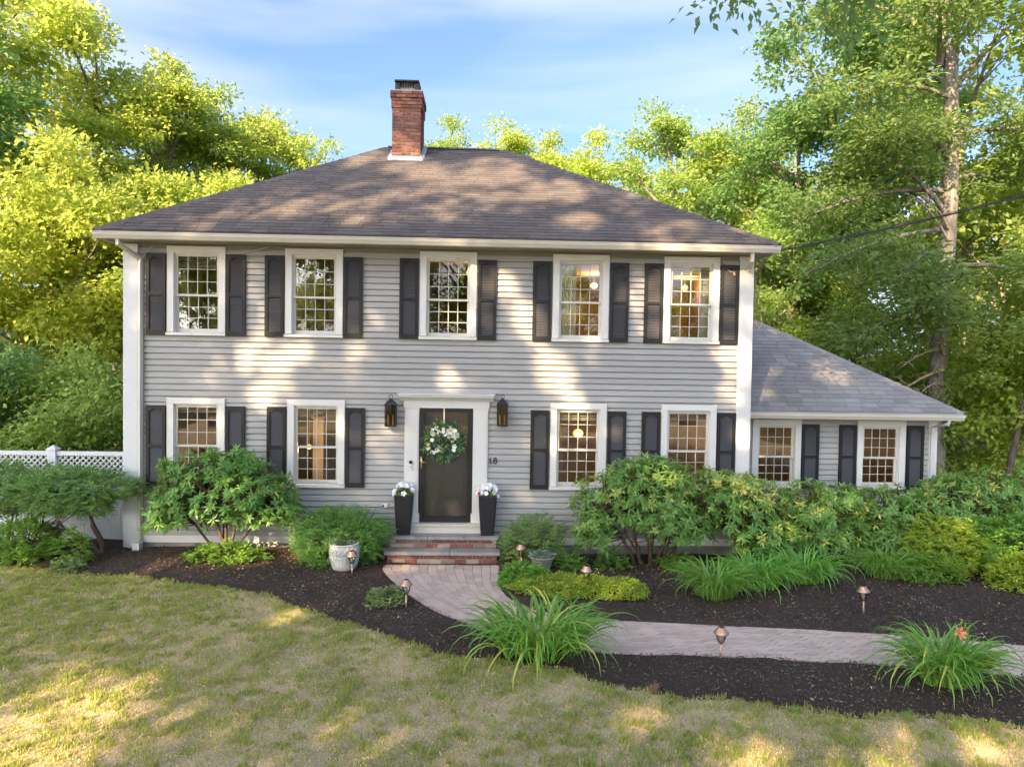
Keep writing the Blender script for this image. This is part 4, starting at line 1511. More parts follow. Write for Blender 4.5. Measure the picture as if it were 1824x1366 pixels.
# ------------------------------------------------------------------ pots on the mulch
def gz1(x, y): return float(bed_z(np.array([x]), np.array([y]))[0])
t = thing('flower_pot', 'white pot with woven band and fluted sides standing by the rounded yew', 'flower pot', (-2.31, -1.12, gz1(-2.31, -1.12) - 0.01))
prof = [(0.16, 0.0), (0.185, 0.02), (0.215, 0.10), (0.235, 0.20), (0.242, 0.26)]
MB().lathe(prof, 72, (0, 0, 0), 24, 0.022).build('fluted_body', 'pot_white', t, True)
b = MB()
b.lathe([(0.232, 0.25), (0.238, 0.30), (0.236, 0.38), (0.222, 0.43), (0.20, 0.43), (0.19, 0.38)], 36)
b.build('wall_band', 'pot_white', t, True)
b = MB()
for i in range(20):
    for s_ in (-1, 1):
        pts = []
        for k_ in range(7):
            f_ = k_ / 6
            a = 2 * math.pi * i / 20 + s_ * f_ * 0.62
            r_ = 0.243 - 0.012 * abs(2 * f_ - 0.7) * f_
            pts.append((r_ * math.cos(a), r_ * math.sin(a), 0.262 + 0.155 * f_))
        b.tube(pts, 0.0095, 5)
b.build('woven_band', 'pot_white', t, True)
b = MB()
b.tube([(0.232 * math.cos(a), 0.232 * math.sin(a), 0.428) for a in np.linspace(0, 2 * math.pi, 37)], 0.014, 6, False)
b.build('rim', 'pot_white', t, True)
rg = np.random.default_rng(31)
n = 240
th = rg.random(n) * 6.283; rr_ = np.sqrt(rg.random(n)) * 0.19
pos = np.stack([rr_ * np.cos(th) - 0.04, rr_ * np.sin(th), 0.41 + rg.random(n) * 0.09 * (rg.random(n))], 1)
leaf_part('foliage', pos, np.stack([np.cos(th), np.sin(th), rg.uniform(0, 1.2, n)], 1), np.stack([rg.normal(0, .4, n), rg.normal(0, .4, n), np.ones(n)], 1), 0.06, 0.032, 'silver_leaf', t, rg)

t = thing('garden_urn', 'beige fluted urn of silvery leaves standing behind the lime ground cover', 'urn', (0.95, -1.05, gz1(0.95, -1.05) - 0.01))
MB().lathe([(0.115, 0.0), (0.125, 0.02), (0.145, 0.10), (0.172, 0.20), (0.19, 0.245)], 60, (0, 0, 0), 20, 0.03).build('fluted_body', 'urn_beige', t, True)
MB().lathe([(0.19, 0.243), (0.218, 0.252), (0.222, 0.275), (0.205, 0.285), (0.185, 0.28), (0.18, 0.25)], 36).build('rim', 'urn_beige', t, True)
n = 300
th = rg.random(n) * 6.283; rr_ = np.sqrt(rg.random(n)) * 0.2
pos = np.stack([rr_ * np.cos(th), rr_ * np.sin(th), 0.26 + rg.random(n) * 0.10 * (1 - rr_ / 0.3)], 1)
leaf_part('foliage', pos, np.stack([np.cos(th), np.sin(th), rg.uniform(0, 1.2, n)], 1), np.stack([rg.normal(0, .4, n), rg.normal(0, .4, n), np.ones(n)], 1), 0.055, 0.03, 'silver_leaf', t, rg)

# ------------------------------------------------------------------ solar path lights
def path_light():
    t = thing('path_light', '', 'path light', (0, 0, 0), 'copper solar lights along the walk')
    MB().tube([(0, 0, -0.08), (0, 0, 0.20)], 0.013, 8).build('stake', 'copper', t, True)
    MB().lathe([(0.016, 0.195), (0.030, 0.205), (0.046, 0.24), (0.058, 0.29), (0.062, 0.325)], 24, (0, 0, 0), 12, 0.03, False).build('lamp_glass', 'lamp_glass', t, True)
    MB().lathe([(0.012, 0.20), (0.02, 0.24), (0.018, 0.30)], 8).build('reflector', 'pot_white', t, True)
    c = MB().lathe([(0.060, 0.318), (0.088, 0.322), (0.092, 0.329), (0.070, 0.352), (0.050, 0.376), (0.046, 0.392), (0.030, 0.400)], 28).build('cap', 'copper', t, True)
    MB().box(-0.026, 0.026, -0.026, 0.026, 0.399, 0.404).build('solar_panel', 'plastic_black', c)
    return t
pl0 = path_light()
LIGHTS = [(2.81, -4.42, 'copper solar light at the near edge of the straight brick walk'),
          (5.34, -3.01, 'copper solar light alone in the mulch beyond the straight walk on the right'),
          (-1.10, -2.80, 'copper solar light beside the pale hosta left of the curved walk'),
          (0.62, -0.92, 'copper solar light between the right yew and the beige urn'),
          (1.52, -2.16, 'copper solar light with its stake hidden in the lime ground cover'),
          (-2.13, -1.38, 'copper solar light in front of the white woven pot')]
for i, (x, y, lb) in enumerate(LIGHTS):
    o = pl0 if i == 0 else copy_tree(pl0)
    o.location = (x, y, gz1(x, y) if i else G + 0.0)
    o.rotation_euler = (rad(random.uniform(-3, 3)), rad(random.uniform(-4, 4)), random.uniform(0, 3))
    o['label'] = lb

# ------------------------------------------------------------------ white fence with lattice
f_ = thing('lattice_fence', 'white vinyl fence with a lattice top left of the house', 'fence', (-9.0, 0.5, G))
FX0 = -14.0
posts = [-13.4, -10.65, -7.99]
b = None
for px in posts:
    p = local(f_, MB().box(px - 0.075, px + 0.075, 0.43, 0.57, G - 0.02, 1.70)).build('post', 'vinyl_white', f_)
    c_ = MB(); c_.box(px - 0.09, px + 0.09, 0.41, 0.59, 1.70, 1.725)
    c_.add([(px - 0.08, 0.42, 1.725), (px + 0.08, 0.42, 1.725), (px + 0.08, 0.58, 1.725), (px - 0.08, 0.58, 1.725), (px, 0.5, 1.79)], [(0, 1, 4), (1, 2, 4), (2, 3, 4), (3, 0, 4)])
    local(f_, c_).build('post_cap', 'vinyl_white', p)
bays = [(-13.325, -10.725), (-10.575, -8.065), (-7.915, XL - 0.014)]
for x0, x1 in bays:
    local(f_, MB().box(x0, x1, 0.46, 0.54, 1.60, 1.675)).build('rail', 'vinyl_white', f_)
    local(f_, MB().box(x0, x1, 0.46, 0.54, 1.235, 1.305)).build('rail', 'vinyl_white', f_)
    local(f_, MB().box(x0, x1, 0.46, 0.54, 0.02, 0.12)).build('rail', 'vinyl_white', f_)
    n = int(round((x1 - x0) / 0.165))
    e = (x1 - x0) / n
    for i in range(n):
        local(f_, MB().box(x0 + i * e + 0.002, x0 + (i + 1) * e - 0.002, 0.488, 0.512, 0.12, 1.235)).build('fence_board', 'vinyl_white', f_)
    # lattice strips in two crossing layers
    h = 1.60 - 1.305
    sp = 0.105
    k_ = -int(h / sp) - 1
    while x0 + k_ * sp < x1:
        for lay in (0, 1):
            xa = x0 + k_ * sp
            xb = xa + h
            # clip the 45 degree strip to the bay
            lo_ = max(xa, x0); hi_ = min(xb, x1)
            if hi_ - lo_ < 0.04:
                continue
            if lay == 0:
                za, zb_ = 1.305 + (lo_ - xa), 1.305 + (hi_ - xa)
            else:
                za, zb_ = 1.60 - (lo_ - xa), 1.60 - (hi_ - xa)
            w = 0.024
            y0, y1 = (0.490, 0.499) if lay == 0 else (0.501, 0.510)
            local(f_, MB().hexa([(lo_, y0, za - w), (hi_, y0, zb_ - w), (hi_, y1, zb_ - w), (lo_, y1, za - w), (lo_, y0, za + w * 0.4), (hi_, y0, zb_ + w * 0.4), (hi_, y1, zb_ + w * 0.4), (lo_, y1, za + w * 0.4)])).build('lattice_strip', 'vinyl_white', f_)
        k_ += 1

# ------------------------------------------------------------------ service cable
t = thing('utility_cable', 'dark overhead cable running from the right eave into the trees', 'cable', (5.05, -0.35, 5.5))
b = MB()
P0, P1 = Vector((0.02, 0, -0.02)), Vector((9.5, -3.4, 2.9))
pts = []
for i in range(33):
    f0 = i / 32
    p = P0.lerp(P1, f0)
    p.z -= 0.62 * 4 * f0 * (1 - f0) * 0.55
    pts.append(tuple(p))
b.tube(pts, 0.014, 6)
pts2 = [(p[0], p[1], p[2] + 0.025 + 0.008 * math.sin(i * 2.2)) for i, p in enumerate(pts)]
b.tube(pts2, 0.007, 5)
b.build('line', 'cable_black', t)
b = MB()
b.tube([(0.0, 0.02, -0.03), (-0.12, 0.2, -0.18), (-0.26, 0.32, -0.28), (-0.50, 0.31, -0.36), (-0.68, 0.30, -0.36), (-0.80, 0.30, -0.22), (-0.90, 0.32, -0.12)], 0.013, 6)
b.tube([(-0.62, 0.30, -0.36), (-0.60, 0.29, -0.42)], 0.022, 6)
b.build('service_drop', 'cable_tan', t)
b = MB()
b.tube([(-0.12, 0.2, -0.18), (-0.14, 0.45, -0.4), (-0.145, 0.5, -0.8), (-0.16, 0.5, -1.05), (-0.12, 0.5, -1.22), (-0.08, 0.5, -1.30)], 0.013, 6)
b.tube([(-0.06, 0.2, -0.12), (-0.06, 0.45, -0.3), (-0.05, 0.5, -0.62), (-0.09, 0.5, -0.9), (-0.02, 0.5, -1.1), (0.01, 0.5, -1.28), (-0.05, 0.5, -1.36), (-0.09, 0.5, -1.28)], 0.010, 6)
b.build('drip_loop', 'cable_tan', t)
t = thing('eave_wire', 'thin pale wire sagging under the left eave', 'wire', (-5.95, -0.06, 5.3))
b = MB()
b.tube([(-0.15, 0, -0.12), (-0.05, 0, 0.02), (0.02, 0, 0.10)], 0.006, 5)
b.tube([(1.30, 0, -0.02), (1.6, 0, 0.0), (1.9, 0, 0.07), (2.05, 0, 0.12)], 0.006, 5)
b.build('wire', 'gutter', t)

# ------------------------------------------------------------------ vegetation builders
def bez(p0, p1, p2, n):
    p0, p1, p2 = Vector(p0), Vector(p1), Vector(p2)
    return [(p0 * (1 - t) ** 2 + p1 * 2 * t * (1 - t) + p2 * t * t) for t in [i / (n - 1) for i in range(n)]]

def tree_meshes(seed, H, tr, zc, rx, rz, n_limb=12, sub=9, per=230, leaf=0.19, cr_=0.62, needle=False, low=0.0, lean=0.0, limb_spread=1.25):
    """returns (trunk mesh, crown mesh) of one tree standing at the origin"""
    rg = np.random.default_rng(seed)
    R_ = random.Random(seed)
    wood = MB()
    top = H * 0.93
    n = 12
    wob = [(0, 0)]
    for i in range(1, n):
        wob.append((wob[-1][0] + R_.uniform(-0.10, 0.10) + lean / n, wob[-1][1] + R_.uniform(-0.10, 0.10)))
    tp = [Vector((wob[i][0], wob[i][1], top * i / (n - 1))) for i in range(n)]
    trd = [tr * (1.25 if i == 0 else 1) * max(0.12, 1 - 0.9 * i / (n - 1)) for i in range(n)]
    tp[0].z = -0.3
    wood.tube(tp, trd, 9)
    def trunk_at(z):
        f = min(max(z / top, 0), 1) * (n - 1)
        i = min(int(f), n - 2)
        return tp[i].lerp(tp[i + 1], f - i)
    cen = []
    for li in range(n_limb):
        # direction spread over the crown's ellipsoid, more towards its shell
        u = (li + 0.5) / n_limb
        zz = -1 + 2 * u
        ph = li * 2.39996 + R_.uniform(-0.5, 0.5)
        rr_ = math.sqrt(max(0, 1 - zz * zz))
        k_ = R_.uniform(0.55, 0.95)
        c = Vector((rr_ * math.cos(ph) * rx * k_, rr_ * math.sin(ph) * rx * k_, zc + zz * rz * k_))
        tb = trunk_at(c.z)
        c += Vector((tb.x, tb.y, 0))
        st = trunk_at(max(0.16 * H, c.z - 0.55 * (c - tb).to_2d().length - R_.uniform(0.2, 1.0)))
        mid = st.lerp(c, 0.5) + Vector((0, 0, 0.25 * (c - st).length * R_.uniform(-0.1, 0.5)))
        lp = bez(st, mid, c, 7)
        r0 = tr * R_.uniform(0.28, 0.42)
        wood.tube(lp, [r0 * (1 - 0.8 * i / 6) for i in range(7)], 6, False)
        for s_ in range(sub):
            d = Vector((R_.gauss(0, 1), R_.gauss(0, 1), R_.gauss(0, 0.75)))
            d = d.normalized() * R_.uniform(0.25, 1.0) * limb_spread
            e = c + d
            cen.append((e, (e - Vector((tb.x, tb.y, zc))).normalized()))
            k0 = lp[R_.randint(3, 6)]
            wood.tube(bez(k0, k0.lerp(e, 0.5) + Vector((0, 0, 0.15)), e, 4), [r0 * 0.3, r0 * 0.22, r0 * 0.15, r0 * 0.08], 4, False)
    # leader tuft
    for s_ in range(3):
        cen.append((tp[-1] + Vector((R_.gauss(0, .3), R_.gauss(0, .3), R_.uniform(-0.5, 0.5))), Vector((0, 0, 1))))
    parts = []
    cs = np.array([c for c, d in cen]); ds = np.array([d for c, d in cen])
    n_c = len(cs)
    N_ = n_c * per
    ci = np.repeat(np.arange(n_c), per)
    if needle:
        off = rg.normal(0, 1, (N_, 3)) * np.array([cr_, cr_, cr_ * 0.32])
    else:
        off = rg.normal(0, 1, (N_, 3)) * np.array([cr_, cr_, cr_ * 0.55]) * rg.uniform(0.55, 1.1, (N_, 1))
    pos = cs[ci] + off
    out_ = off / (np.linalg.norm(off, axis=1, keepdims=True) + 1e-6)
    ax = out_ * 0.8 + ds[ci] * 0.4 + rg.normal(0, 0.5, (N_, 3)) + np.array([0, 0, -0.25])
    nr = np.array([0, 0, 1.0]) + rg.normal(0, 0.55, (N_, 3))
    if needle:
        Ln = leaf * rg.uniform(0.7, 1.3, N_); Wd = Ln * 0.16
    else:
        Ln = leaf * rg.uniform(0.5, 1.45, N_); Wd = Ln * rg.uniform(0.6, 0.85, N_)
    V, F = leaves(pos, ax, nr, Ln, Wd, 0.2, 0.12)
    clump = rg.random(n_c)[ci] * 0.45
    rn = np.clip(clump + rg.random(N_) * 0.55, 0, 1)
    crown = np_mesh('crown', V, F, np.repeat(rn, 4))
    return wood.mesh('trunk', True), crown, (pos, cs)

def place_tree(ms, name, label, x, y, s, mat, wood_mat, rz=0.0, group='trees of the wood around the house', z=G, sz=None):
    t = thing(name, label, 'tree', (x, y, z), group, rz)
    t.scale = (s, s, sz if sz else s)
    a = mk('trunk', ms[0], None, t)
    c = mk('crown', ms[1], None, t)
    for o, mt in ((a, wood_mat), (c, mat)):
        if len(o.data.materials) == 0:
            o.data.materials.append(M[mt])
        o.material_slots[0].link = 'OBJECT'
        o.material_slots[0].material = M[mt]
    return t

# kinds: tall oak, narrow oak, spreading maple, low understory, pine
oakA = tree_meshes(101, 14, 0.20, 9.3, 2.9, 4.6, 18, 8, 170, 0.140, 0.32, limb_spread=1.15)
oakB = tree_meshes(102, 14, 0.17, 9.6, 2.1, 4.4, 16, 7, 170, 0.135, 0.30, lean=0.5, limb_spread=0.95)
oakC = tree_meshes(103, 14, 0.22, 8.9, 3.4, 4.9, 20, 8, 170, 0.145, 0.33, lean=-0.4, limb_spread=1.2)
maple = tree_meshes(104, 8, 0.12, 4.6, 2.7, 3.2, 18, 8, 175, 0.130, 0.32, limb_spread=1.1)
under = tree_meshes(105, 5, 0.07, 2.7, 1.9, 2.2, 14, 8, 130, 0.15, 0.38)
pineA = tree_meshes(106, 19, 0.27, 12.0, 3.6, 6.8, 20, 9, 420, 0.20, 0.62, needle=True)

# left wood, in the sun
LT = [(oakA, 'oak_tree', 'tall yellow green oak at the upper left edge, highest of the left wood', -16.2, 10.5, 17.6, 'leaf_gold', 0.3),
      (oakC, 'oak_tree', 'broad yellow green oak with open crown second from the left edge', -14.0, 12.5, 15.6, 'leaf_gold', 1.4),
      (oakB, 'oak_tree', 'narrow oak whose top stands alone against the sky left of the roof', -11.6, 13.2, 15.0, 'leaf_gold', 2.0),
      (oakB, 'oak_tree', 'slim green oak just right of the lone narrow top', -10.7, 15.4, 14.7, 'leaf_mid', 4.1),
      (oakA, 'oak_tree', 'rounded golden oak above the middle of the left hip', -9.6, 16.5, 14.3, 'leaf_gold', 5.0),
      (oakC, 'oak_tree', 'golden oak sloping down towards the left hip of the roof', -7.3, 18.6, 13.6, 'leaf_gold', 0.9),
      (oakB, 'oak_tree', 'last small golden top beside the left hip before the chimney', -5.6, 20.5, 12.6, 'leaf_gold', 3.3),
      (maple, 'maple_tree', 'bright yellow maple low behind the left corner of the house', -9.6, 8.0, 8.6, 'leaf_gold', 0.0),
      (maple, 'maple_tree', 'bright yellow maple above the white fence post', -11.8, 6.8, 9.2, 'leaf_gold', 2.2),
      (maple, 'maple_tree', 'yellow maple at the far left behind the fence', -14.8, 6.5, 9.6, 'leaf_gold', 3.9),
      (maple, 'maple_tree', 'golden maple showing under the left eave', -8.6, 11.5, 9.4, 'leaf_gold', 1.1),
      (oakA, 'oak_tree', 'dim green oak cut off by the upper left corner of the picture', -16.0, 5.2, 15.0, 'leaf_deep', 4.5),
      (under, 'understory_tree', 'green understory tree leaning over the white fence', -8.9, 2.6, 3.5, 'leaf_mid', 0.4),
      (under, 'understory_tree', 'dark green bush standing behind the fence at the left edge', -10.6, 2.8, 3.8, 'leaf_deep', 2.4),
      (under, 'understory_tree', 'low dark green bush between the fence post and the house corner', -7.7, 4.6, 3.3, 'leaf_deep', 1.2)]
for ms, nm, lb, x, y, h, mt, rz_ in LT:
    base = {id(oakA): 14, id(oakB): 14, id(oakC): 14, id(maple): 8, id(under): 5, id(pineA): 19}[id(ms)]
    place_tree(ms, nm, lb, x, y, h / base, mt, 'bark_grey', rz_)
# behind the roof and to the right
RT = [(oakB, 'oak_tree', 'small lone tree top showing just right of the chimney', -1.95, 18.0, 14.9, 'leaf_mid', 0.2),
      (oakA, 'oak_tree', 'golden oak top over the right end of the ridge', 1.5, 22.0, 15.6, 'leaf_gold', 1.0),
      (oakB, 'oak_tree', 'golden narrow oak top right of the ridge end', 3.3, 22.5, 15.7, 'leaf_gold', 2.5),
      (oakB, 'oak_tree', 'golden narrow oak top, second right of the ridge end', 5.1, 22.0, 15.7, 'leaf_gold', 5.1),
      (oakC, 'oak_tree', 'lower green oak behind the middle of the right hip', 6.4, 19.0, 12.8, 'leaf_mid', 3.0),
      (oakA, 'oak_tree', 'rounded green oak standing clear above the right hip', 7.2, 13.8, 13.6, 'leaf_mid', 0.6),
      (oakC, 'oak_tree', 'broad oak with brown tinged top right of the rounded one', 9.4, 14.2, 14.0, 'leaf_mid', 2.2),
      (oakA, 'oak_tree', 'deep green oak above the right end of the eave', 10.4, 11.0, 13.2, 'leaf_deep', 4.0),
      (oakB, 'oak_tree', 'tall deep green oak left of the big pine trunk', 12.2, 9.8, 17.8, 'leaf_deep', 1.6),
      (oakA, 'oak_tree', 'tall green oak at the upper right corner', 15.0, 9.0, 18.2, 'leaf_mid', 5.6),
      (oakB, 'oak_tree', 'bright green oak at the right edge beyond the pine', 17.0, 8.0, 13.0, 'leaf_gold', 0.1),
      (maple, 'maple_tree', 'green maple behind the roof of the side wing', 9.6, 10.4, 8.4, 'leaf_mid', 3.3),
      (maple, 'maple_tree', 'yellow green maple right of the pine trunk', 15.0, 7.0, 8.8, 'leaf_mid', 2.0),
      (maple, 'maple_tree', 'yellow maple deep in the wood at the right edge', 17.5, 10.0, 9.6, 'leaf_gold', 4.4),
      (maple, 'maple_tree', 'golden maple far behind the main house and wing', 12.8, 14.0, 9.4, 'leaf_gold', 1.9),
      (under, 'understory_tree', 'small yellow green tree low at the right edge of the wood', 14.6, 5.2, 4.4, 'leaf_gold', 1.7),
      (under, 'understory_tree', 'low leafy tree behind the corner of the wing', 11.6, 6.6, 4.0, 'leaf_mid', 3.7),
      (oakC, 'oak_tree', 'far oak deep behind the wing', 15.5, 22.0, 15.0, 'leaf_mid', 0.3)]
for ms, nm, lb, x, y, h, mt, rz_ in RT:
    base = {id(oakA): 14, id(oakB): 14, id(oakC): 14, id(maple): 8, id(under): 5, id(pineA): 19}[id(ms)]
    slim = 0.68 if lb.startswith('small lone') else 1.0
    place_tree(ms, nm, lb, x, y, h / base * slim, mt, 'bark_grey', rz_, sz=h / base)

# the big trunk right of the wing, built on its own ------------------------------------------------
def big_pine():
    R_ = random.Random(77); rg = np.random.default_rng(77)
    t = thing('pine_tree', 'tall tree with a thick bare grey trunk rising behind the right end of the wing', 'tree', (11.95, 5.3, G), 'trees of the wood around the house')
    tp = [(-0.05, -0.1, -0.3), (-0.10, 0, 2.2), (-0.05, 0, 4.5), (0.12, 0, 7.3), (0.12, 0, 9.6), (0.02, 0, 11.3), (-0.45, 0.1, 13.2), (-0.6, 0.2, 15.5), (-0.5, 0.2, 18.5)]
    tr_ = [0.27, 0.225, 0.21, 0.195, 0.18, 0.16, 0.125, 0.09, 0.05]
    dense = []
    dr = []
    for i in range(len(tp) - 1):
        for k_ in range(4):
            f_ = k_ / 4
            dense.append(Vector(tp[i]).lerp(Vector(tp[i + 1]), f_) + Vector((R_.uniform(-.015, .015), R_.uniform(-.015, .015), 0)))
            dr.append((tr_[i] * (1 - f_) + tr_[i + 1] * f_) * R_.uniform(0.96, 1.05))
    dense.append(Vector(tp[-1])); dr.append(tr_[-1])
    MB().tube(dense, dr, 12).build('trunk', 'bark_pine', t, True)
    limb = MB(); cen = []
    specs = [(11.4, 0.9, 0.5, 3.5), (7.6, -2.6, -0.6, 1.6), (9.0, -1.9, -1.5, 0.2), (12.2, -3.0, -0.5, 0.5), (10.6, -2.8, -1.2, -0.4), (13.0, 2.0, -0.8, 1.0), (9.6, 2.2, -1.0, -0.3),
             (6.6, -2.2, -1.6, -0.9), (5.6, -1.8, -1.7, -0.9), (5.2, -3.0, -1.2, -1.0), (6.2, 1.9, -1.6, -0.6), (8.4, 2.4, 0.8, 0.3), (14.5, -1.6, 0.6, 0.8), (14.8, 1.4, 0.4, 0.6), (15.5, -2.0, -0.8, 1.2),
             (8.2, -3.4, 0.2, -0.6), (11.5, -1.2, -1.8, 0.6), (7.2, -3.9, -0.5, -1.3)]
    for (z0, dx, dy, dz) in specs:
        st = Vector((0.05 if z0 < 11 else -0.3, 0, z0)); e = st + Vector((dx, dy, dz))
        p = bez(st, st.lerp(e, 0.5) + Vector((0, 0, 0.45)), e, 7)
        r0 = 0.075 if abs(dx) > 1 else 0.11
        limb.tube(p, [r0 * (1 - 0.75 * i / 6) for i in range(7)], 6, False)
        for s_ in range(8):
            q = p[R_.randint(3, 6)]
            c = q + Vector((R_.gauss(0, .5), R_.gauss(0, .5), R_.gauss(0, .22)))
            cen.append(c)
            limb.tube([q, q.lerp(c, 0.5) + Vector((0, 0, 0.06)), c], [0.02, 0.014, 0.006], 4, False)
    limb.build('limb', 'bark_pine', t, True)
    # bare dead branches low on the left of the trunk
    dead = MB()
    for (z0, dx, dy, dz) in [(4.05, -1.5, -0.5, -0.55), (4.3, -1.1, -0.7, 0.35), (3.9, -0.8, -0.8, 0.5), (3.5, -1.9, -0.6, -0.9), (6.9, -1.3, -0.6, 0.9), (7.2, -0.9, -0.5, 0.5), (3.1, -0.9, -0.5, -0.2)]:
        st = Vector((-0.05, -0.2, z0)); e = st + Vector((dx, dy, dz))
        p = bez(st, st.lerp(e, 0.5) + Vector((0, 0, 0.25)), e, 6)
        dead.tube(p, [0.045, 0.035, 0.028, 0.02, 0.013, 0.006], 5, False)
        for s_ in range(7):
            q = p[R_.randint(1, 5)]
            c = q + Vector((R_.uniform(-.45, .2), R_.uniform(-.3, .2), R_.uniform(-.35, .4)))
            dead.tube([q, q.lerp(c, 0.5) + Vector((0, 0, 0.04)), c], [0.014, 0.009, 0.004], 4, False)
    dead.build('dead_branch', 'dead_wood', t, True)
    per = 170
    cs = np.array(cen); N_ = len(cs) * per
    ci = np.repeat(np.arange(len(cs)), per)
    off = rg.normal(0, 1, (N_, 3)) * np.array([0.36, 0.36, 0.16])
    pos = cs[ci] + off
    ax = off * np.array([1, 1, 0.6]) + rg.normal(0, 0.25, (N_, 3)) + np.array([0, 0, 0.05])
    nr = np.array([0, 0, 1.0]) + rg.normal(0, 0.5, (N_, 3))
    Ln = 0.17 * rg.uniform(0.7, 1.3, N_)
    V, F = leaves(pos, ax, nr, Ln, Ln * 0.45, 0.15, 0.15)
    rn = np.clip(rg.random(len(cs))[ci] * 0.45 + rg.random(N_) * 0.55, 0, 1)
    mk('crown', np_mesh('crown', V, F, np.repeat(rn, 4)), 'needle', t)
big_pine()

# leaning dark understory trunks at the right edge
for i, (x, y, tx, tz, h, lb) in enumerate([(12.6, 3.8, 0.9, 4.2, 0.085, 'dark leaning trunk low at the right edge, left one of a pair'), (13.0, 3.9, 1.6, 3.9, 0.06, 'thin dark leaning trunk low at the right edge, right one of a pair')]):
    t = thing('leaning_tree', lb, 'tree', (x, y, G), 'dark leaning trunks at the right edge')
    b = MB()
    b.tube(bez((0, 0, -0.1), (0.15, 0, 1.6), (tx, 0.1, tz), 9), [h * (1.1 - 0.075 * k_) for k_ in range(9)], 7)
    for k_ in range(9):
        s0 = Vector((tx * 0.45 * (0.5 + k_ / 9), 0, 1.4 + 0.3 * k_))
        b.tube(bez(s0, s0 + Vector((0.4, 0, 0.5)), s0 + Vector((random.uniform(-.3, 1.4), random.uniform(-.6, .6), random.uniform(.5, 1.2))), 5), [0.025, 0.02, 0.016, 0.01, 0.005], 5, False)
    b.build('trunk', 'bark_dark', t, True)
    rg = np.random.default_rng(200 + i)
    n = 2600
    cs = rg.normal(0, 1, (26, 3)) * np.array([0.95, 0.8, 0.45]) + np.array([tx * 0.9, 0, tz])
    pos = cs[rg.integers(0, 26, n)] + rg.normal(0, 0.24, (n, 3)) * np.array([1, 1, 0.5])
    leaf_part('crown', pos, rg.normal(0, 1, (n, 3)) * np.array([1, 1, .4]), np.array([0, 0, 1]) + rg.normal(0, .4, (n, 3)), 0.15, 0.085, 'leaf_mid', t, rg)

# ------------------------------------------------------------------ trees across the lawn that shade the front
# openings in their canopy: points on the house and lawn where the photograph shows the sun
sd_ = np.array(SDIR)
def roof_pt(x, y): return (x, y, EZ + (y - EYF) * sl)
GAPS = []
def gap(p, r): GAPS.append((np.array(p, float), r))
for x, y, r in [(-3.3, 0.7, 0.55), (-2.4, 1.2, 0.7), (-2.2, 0.3, 0.5), (-1.3, 0.9, 0.65), (-0.6, 1.7, 0.7), (-0.4, 0.4, 0.45), (0.5, 1.1, 0.62), (0.6, 2.6, 0.5), (1.4, 1.7, 0.6), (1.6, 0.3, 0.42), (2.5, 0.9, 0.4), (-1.2, 2.5, 0.5), (-0.1, 3.1, 0.45), (3.3, 0.1, 0.45), (4.3, -0.3, 0.5), (3.0, 1.4, 0.35), (-4.3, 0.5, 0.35), (-2.9, 3.0, 0.3)]:
    gap(roof_pt(x, y), r * 1.3)
for x, z, r in [(-6.0, 4.8, 0.42), (-6.05, 4.1, 0.3), (-3.95, 3.25, 0.5), (-3.3, 3.6, 0.25), (-2.45, 3.1, 0.5), (-2.25, 4.2, 0.48), (-2.2, 3.6, 0.42), (-0.6, 3.1, 0.33), (1.2, 3.35, 0.5), (1.9, 3.7, 0.4), (0.75, 4.2, 0.42), (0.3, 4.9, 0.28), (2.5, 4.9, 0.5), (3.0, 4.3, 0.5), (3.5, 5.0, 0.4), (4.5, 4.6, 0.55), (4.6, 3.6, 0.55), (4.4, 2.9, 0.4), (4.65, 2.2, 0.3), (-1.9, 1.95, 0.4), (-1.5, 2.2, 0.22), (-2.6, 2.2, 0.25), (-2.45, 1.5, 0.22), (1.6, 2.75, 0.3), (-0.55, 0.75, 0.26), (-3.3, 0.75, 0.22), (0.7, 1.05, 0.22), (-0.8, 2.45, 0.2), (-4.0, 2.75, 0.3), (-2.2, 1.0, 0.2), (2.4, 2.2, 0.18), (3.0, 1.7, 0.2), (-0.7, 4.3, 0.3), (1.5, 4.4, 0.25)]:
    gap((x, -0.03, z), r * 0.85)
for x, y, z, r in [(-4.2, -6.4, 0, 0.65), (-5.2, -6.5, 0, 0.75), (-3.4, -6.6, 0, 0.3), (-4.6, -5.4, 0, 0.35), (-3.9, -5.2, 0, 0.25), (2.4, -6.45, 0, 0.36), (3.3, -6.5, 0, 0.45), (4.3, -6.5, 0, 0.55), (5.2, -6.6, 0, 0.55), (-2.3, -2.9, 0, 0.3), (-2.7, -3.2, 0, 0.28), (1.6, -5.8, 0, 0.25),
                  (4.6, -0.7, 1.2, 0.35), (5.6, -0.8, 1.1, 0.4), (6.3, -0.8, 0.9, 0.35), (5.2, -0.9, 0.7, 0.25), (7.7, -1.2, 0.9, 0.45), (8.6, -1.4, 0.5, 0.4), (3.3, -0.7, 1.4, 0.25), (2.9, -0.8, 1.5, 0.2), (4.1, -1.3, 0.6, 0.22), (8.0, -0.9, 1.0, 0.4), (1.4, -2.1, 0.1, 0.55), (2.0, -2.1, 0.1, 0.4),
                  (-1.9, 3.3, 8.3, 0.28), (-2.1, 3.3, 9.2, 0.2), (7.2, 1.6, 3.5, 0.5), (6.2, 2.6, 4.2, 0.5), (-0.7, -0.1, 2.3, 0.16)]:
    gap((x, y, z), r)

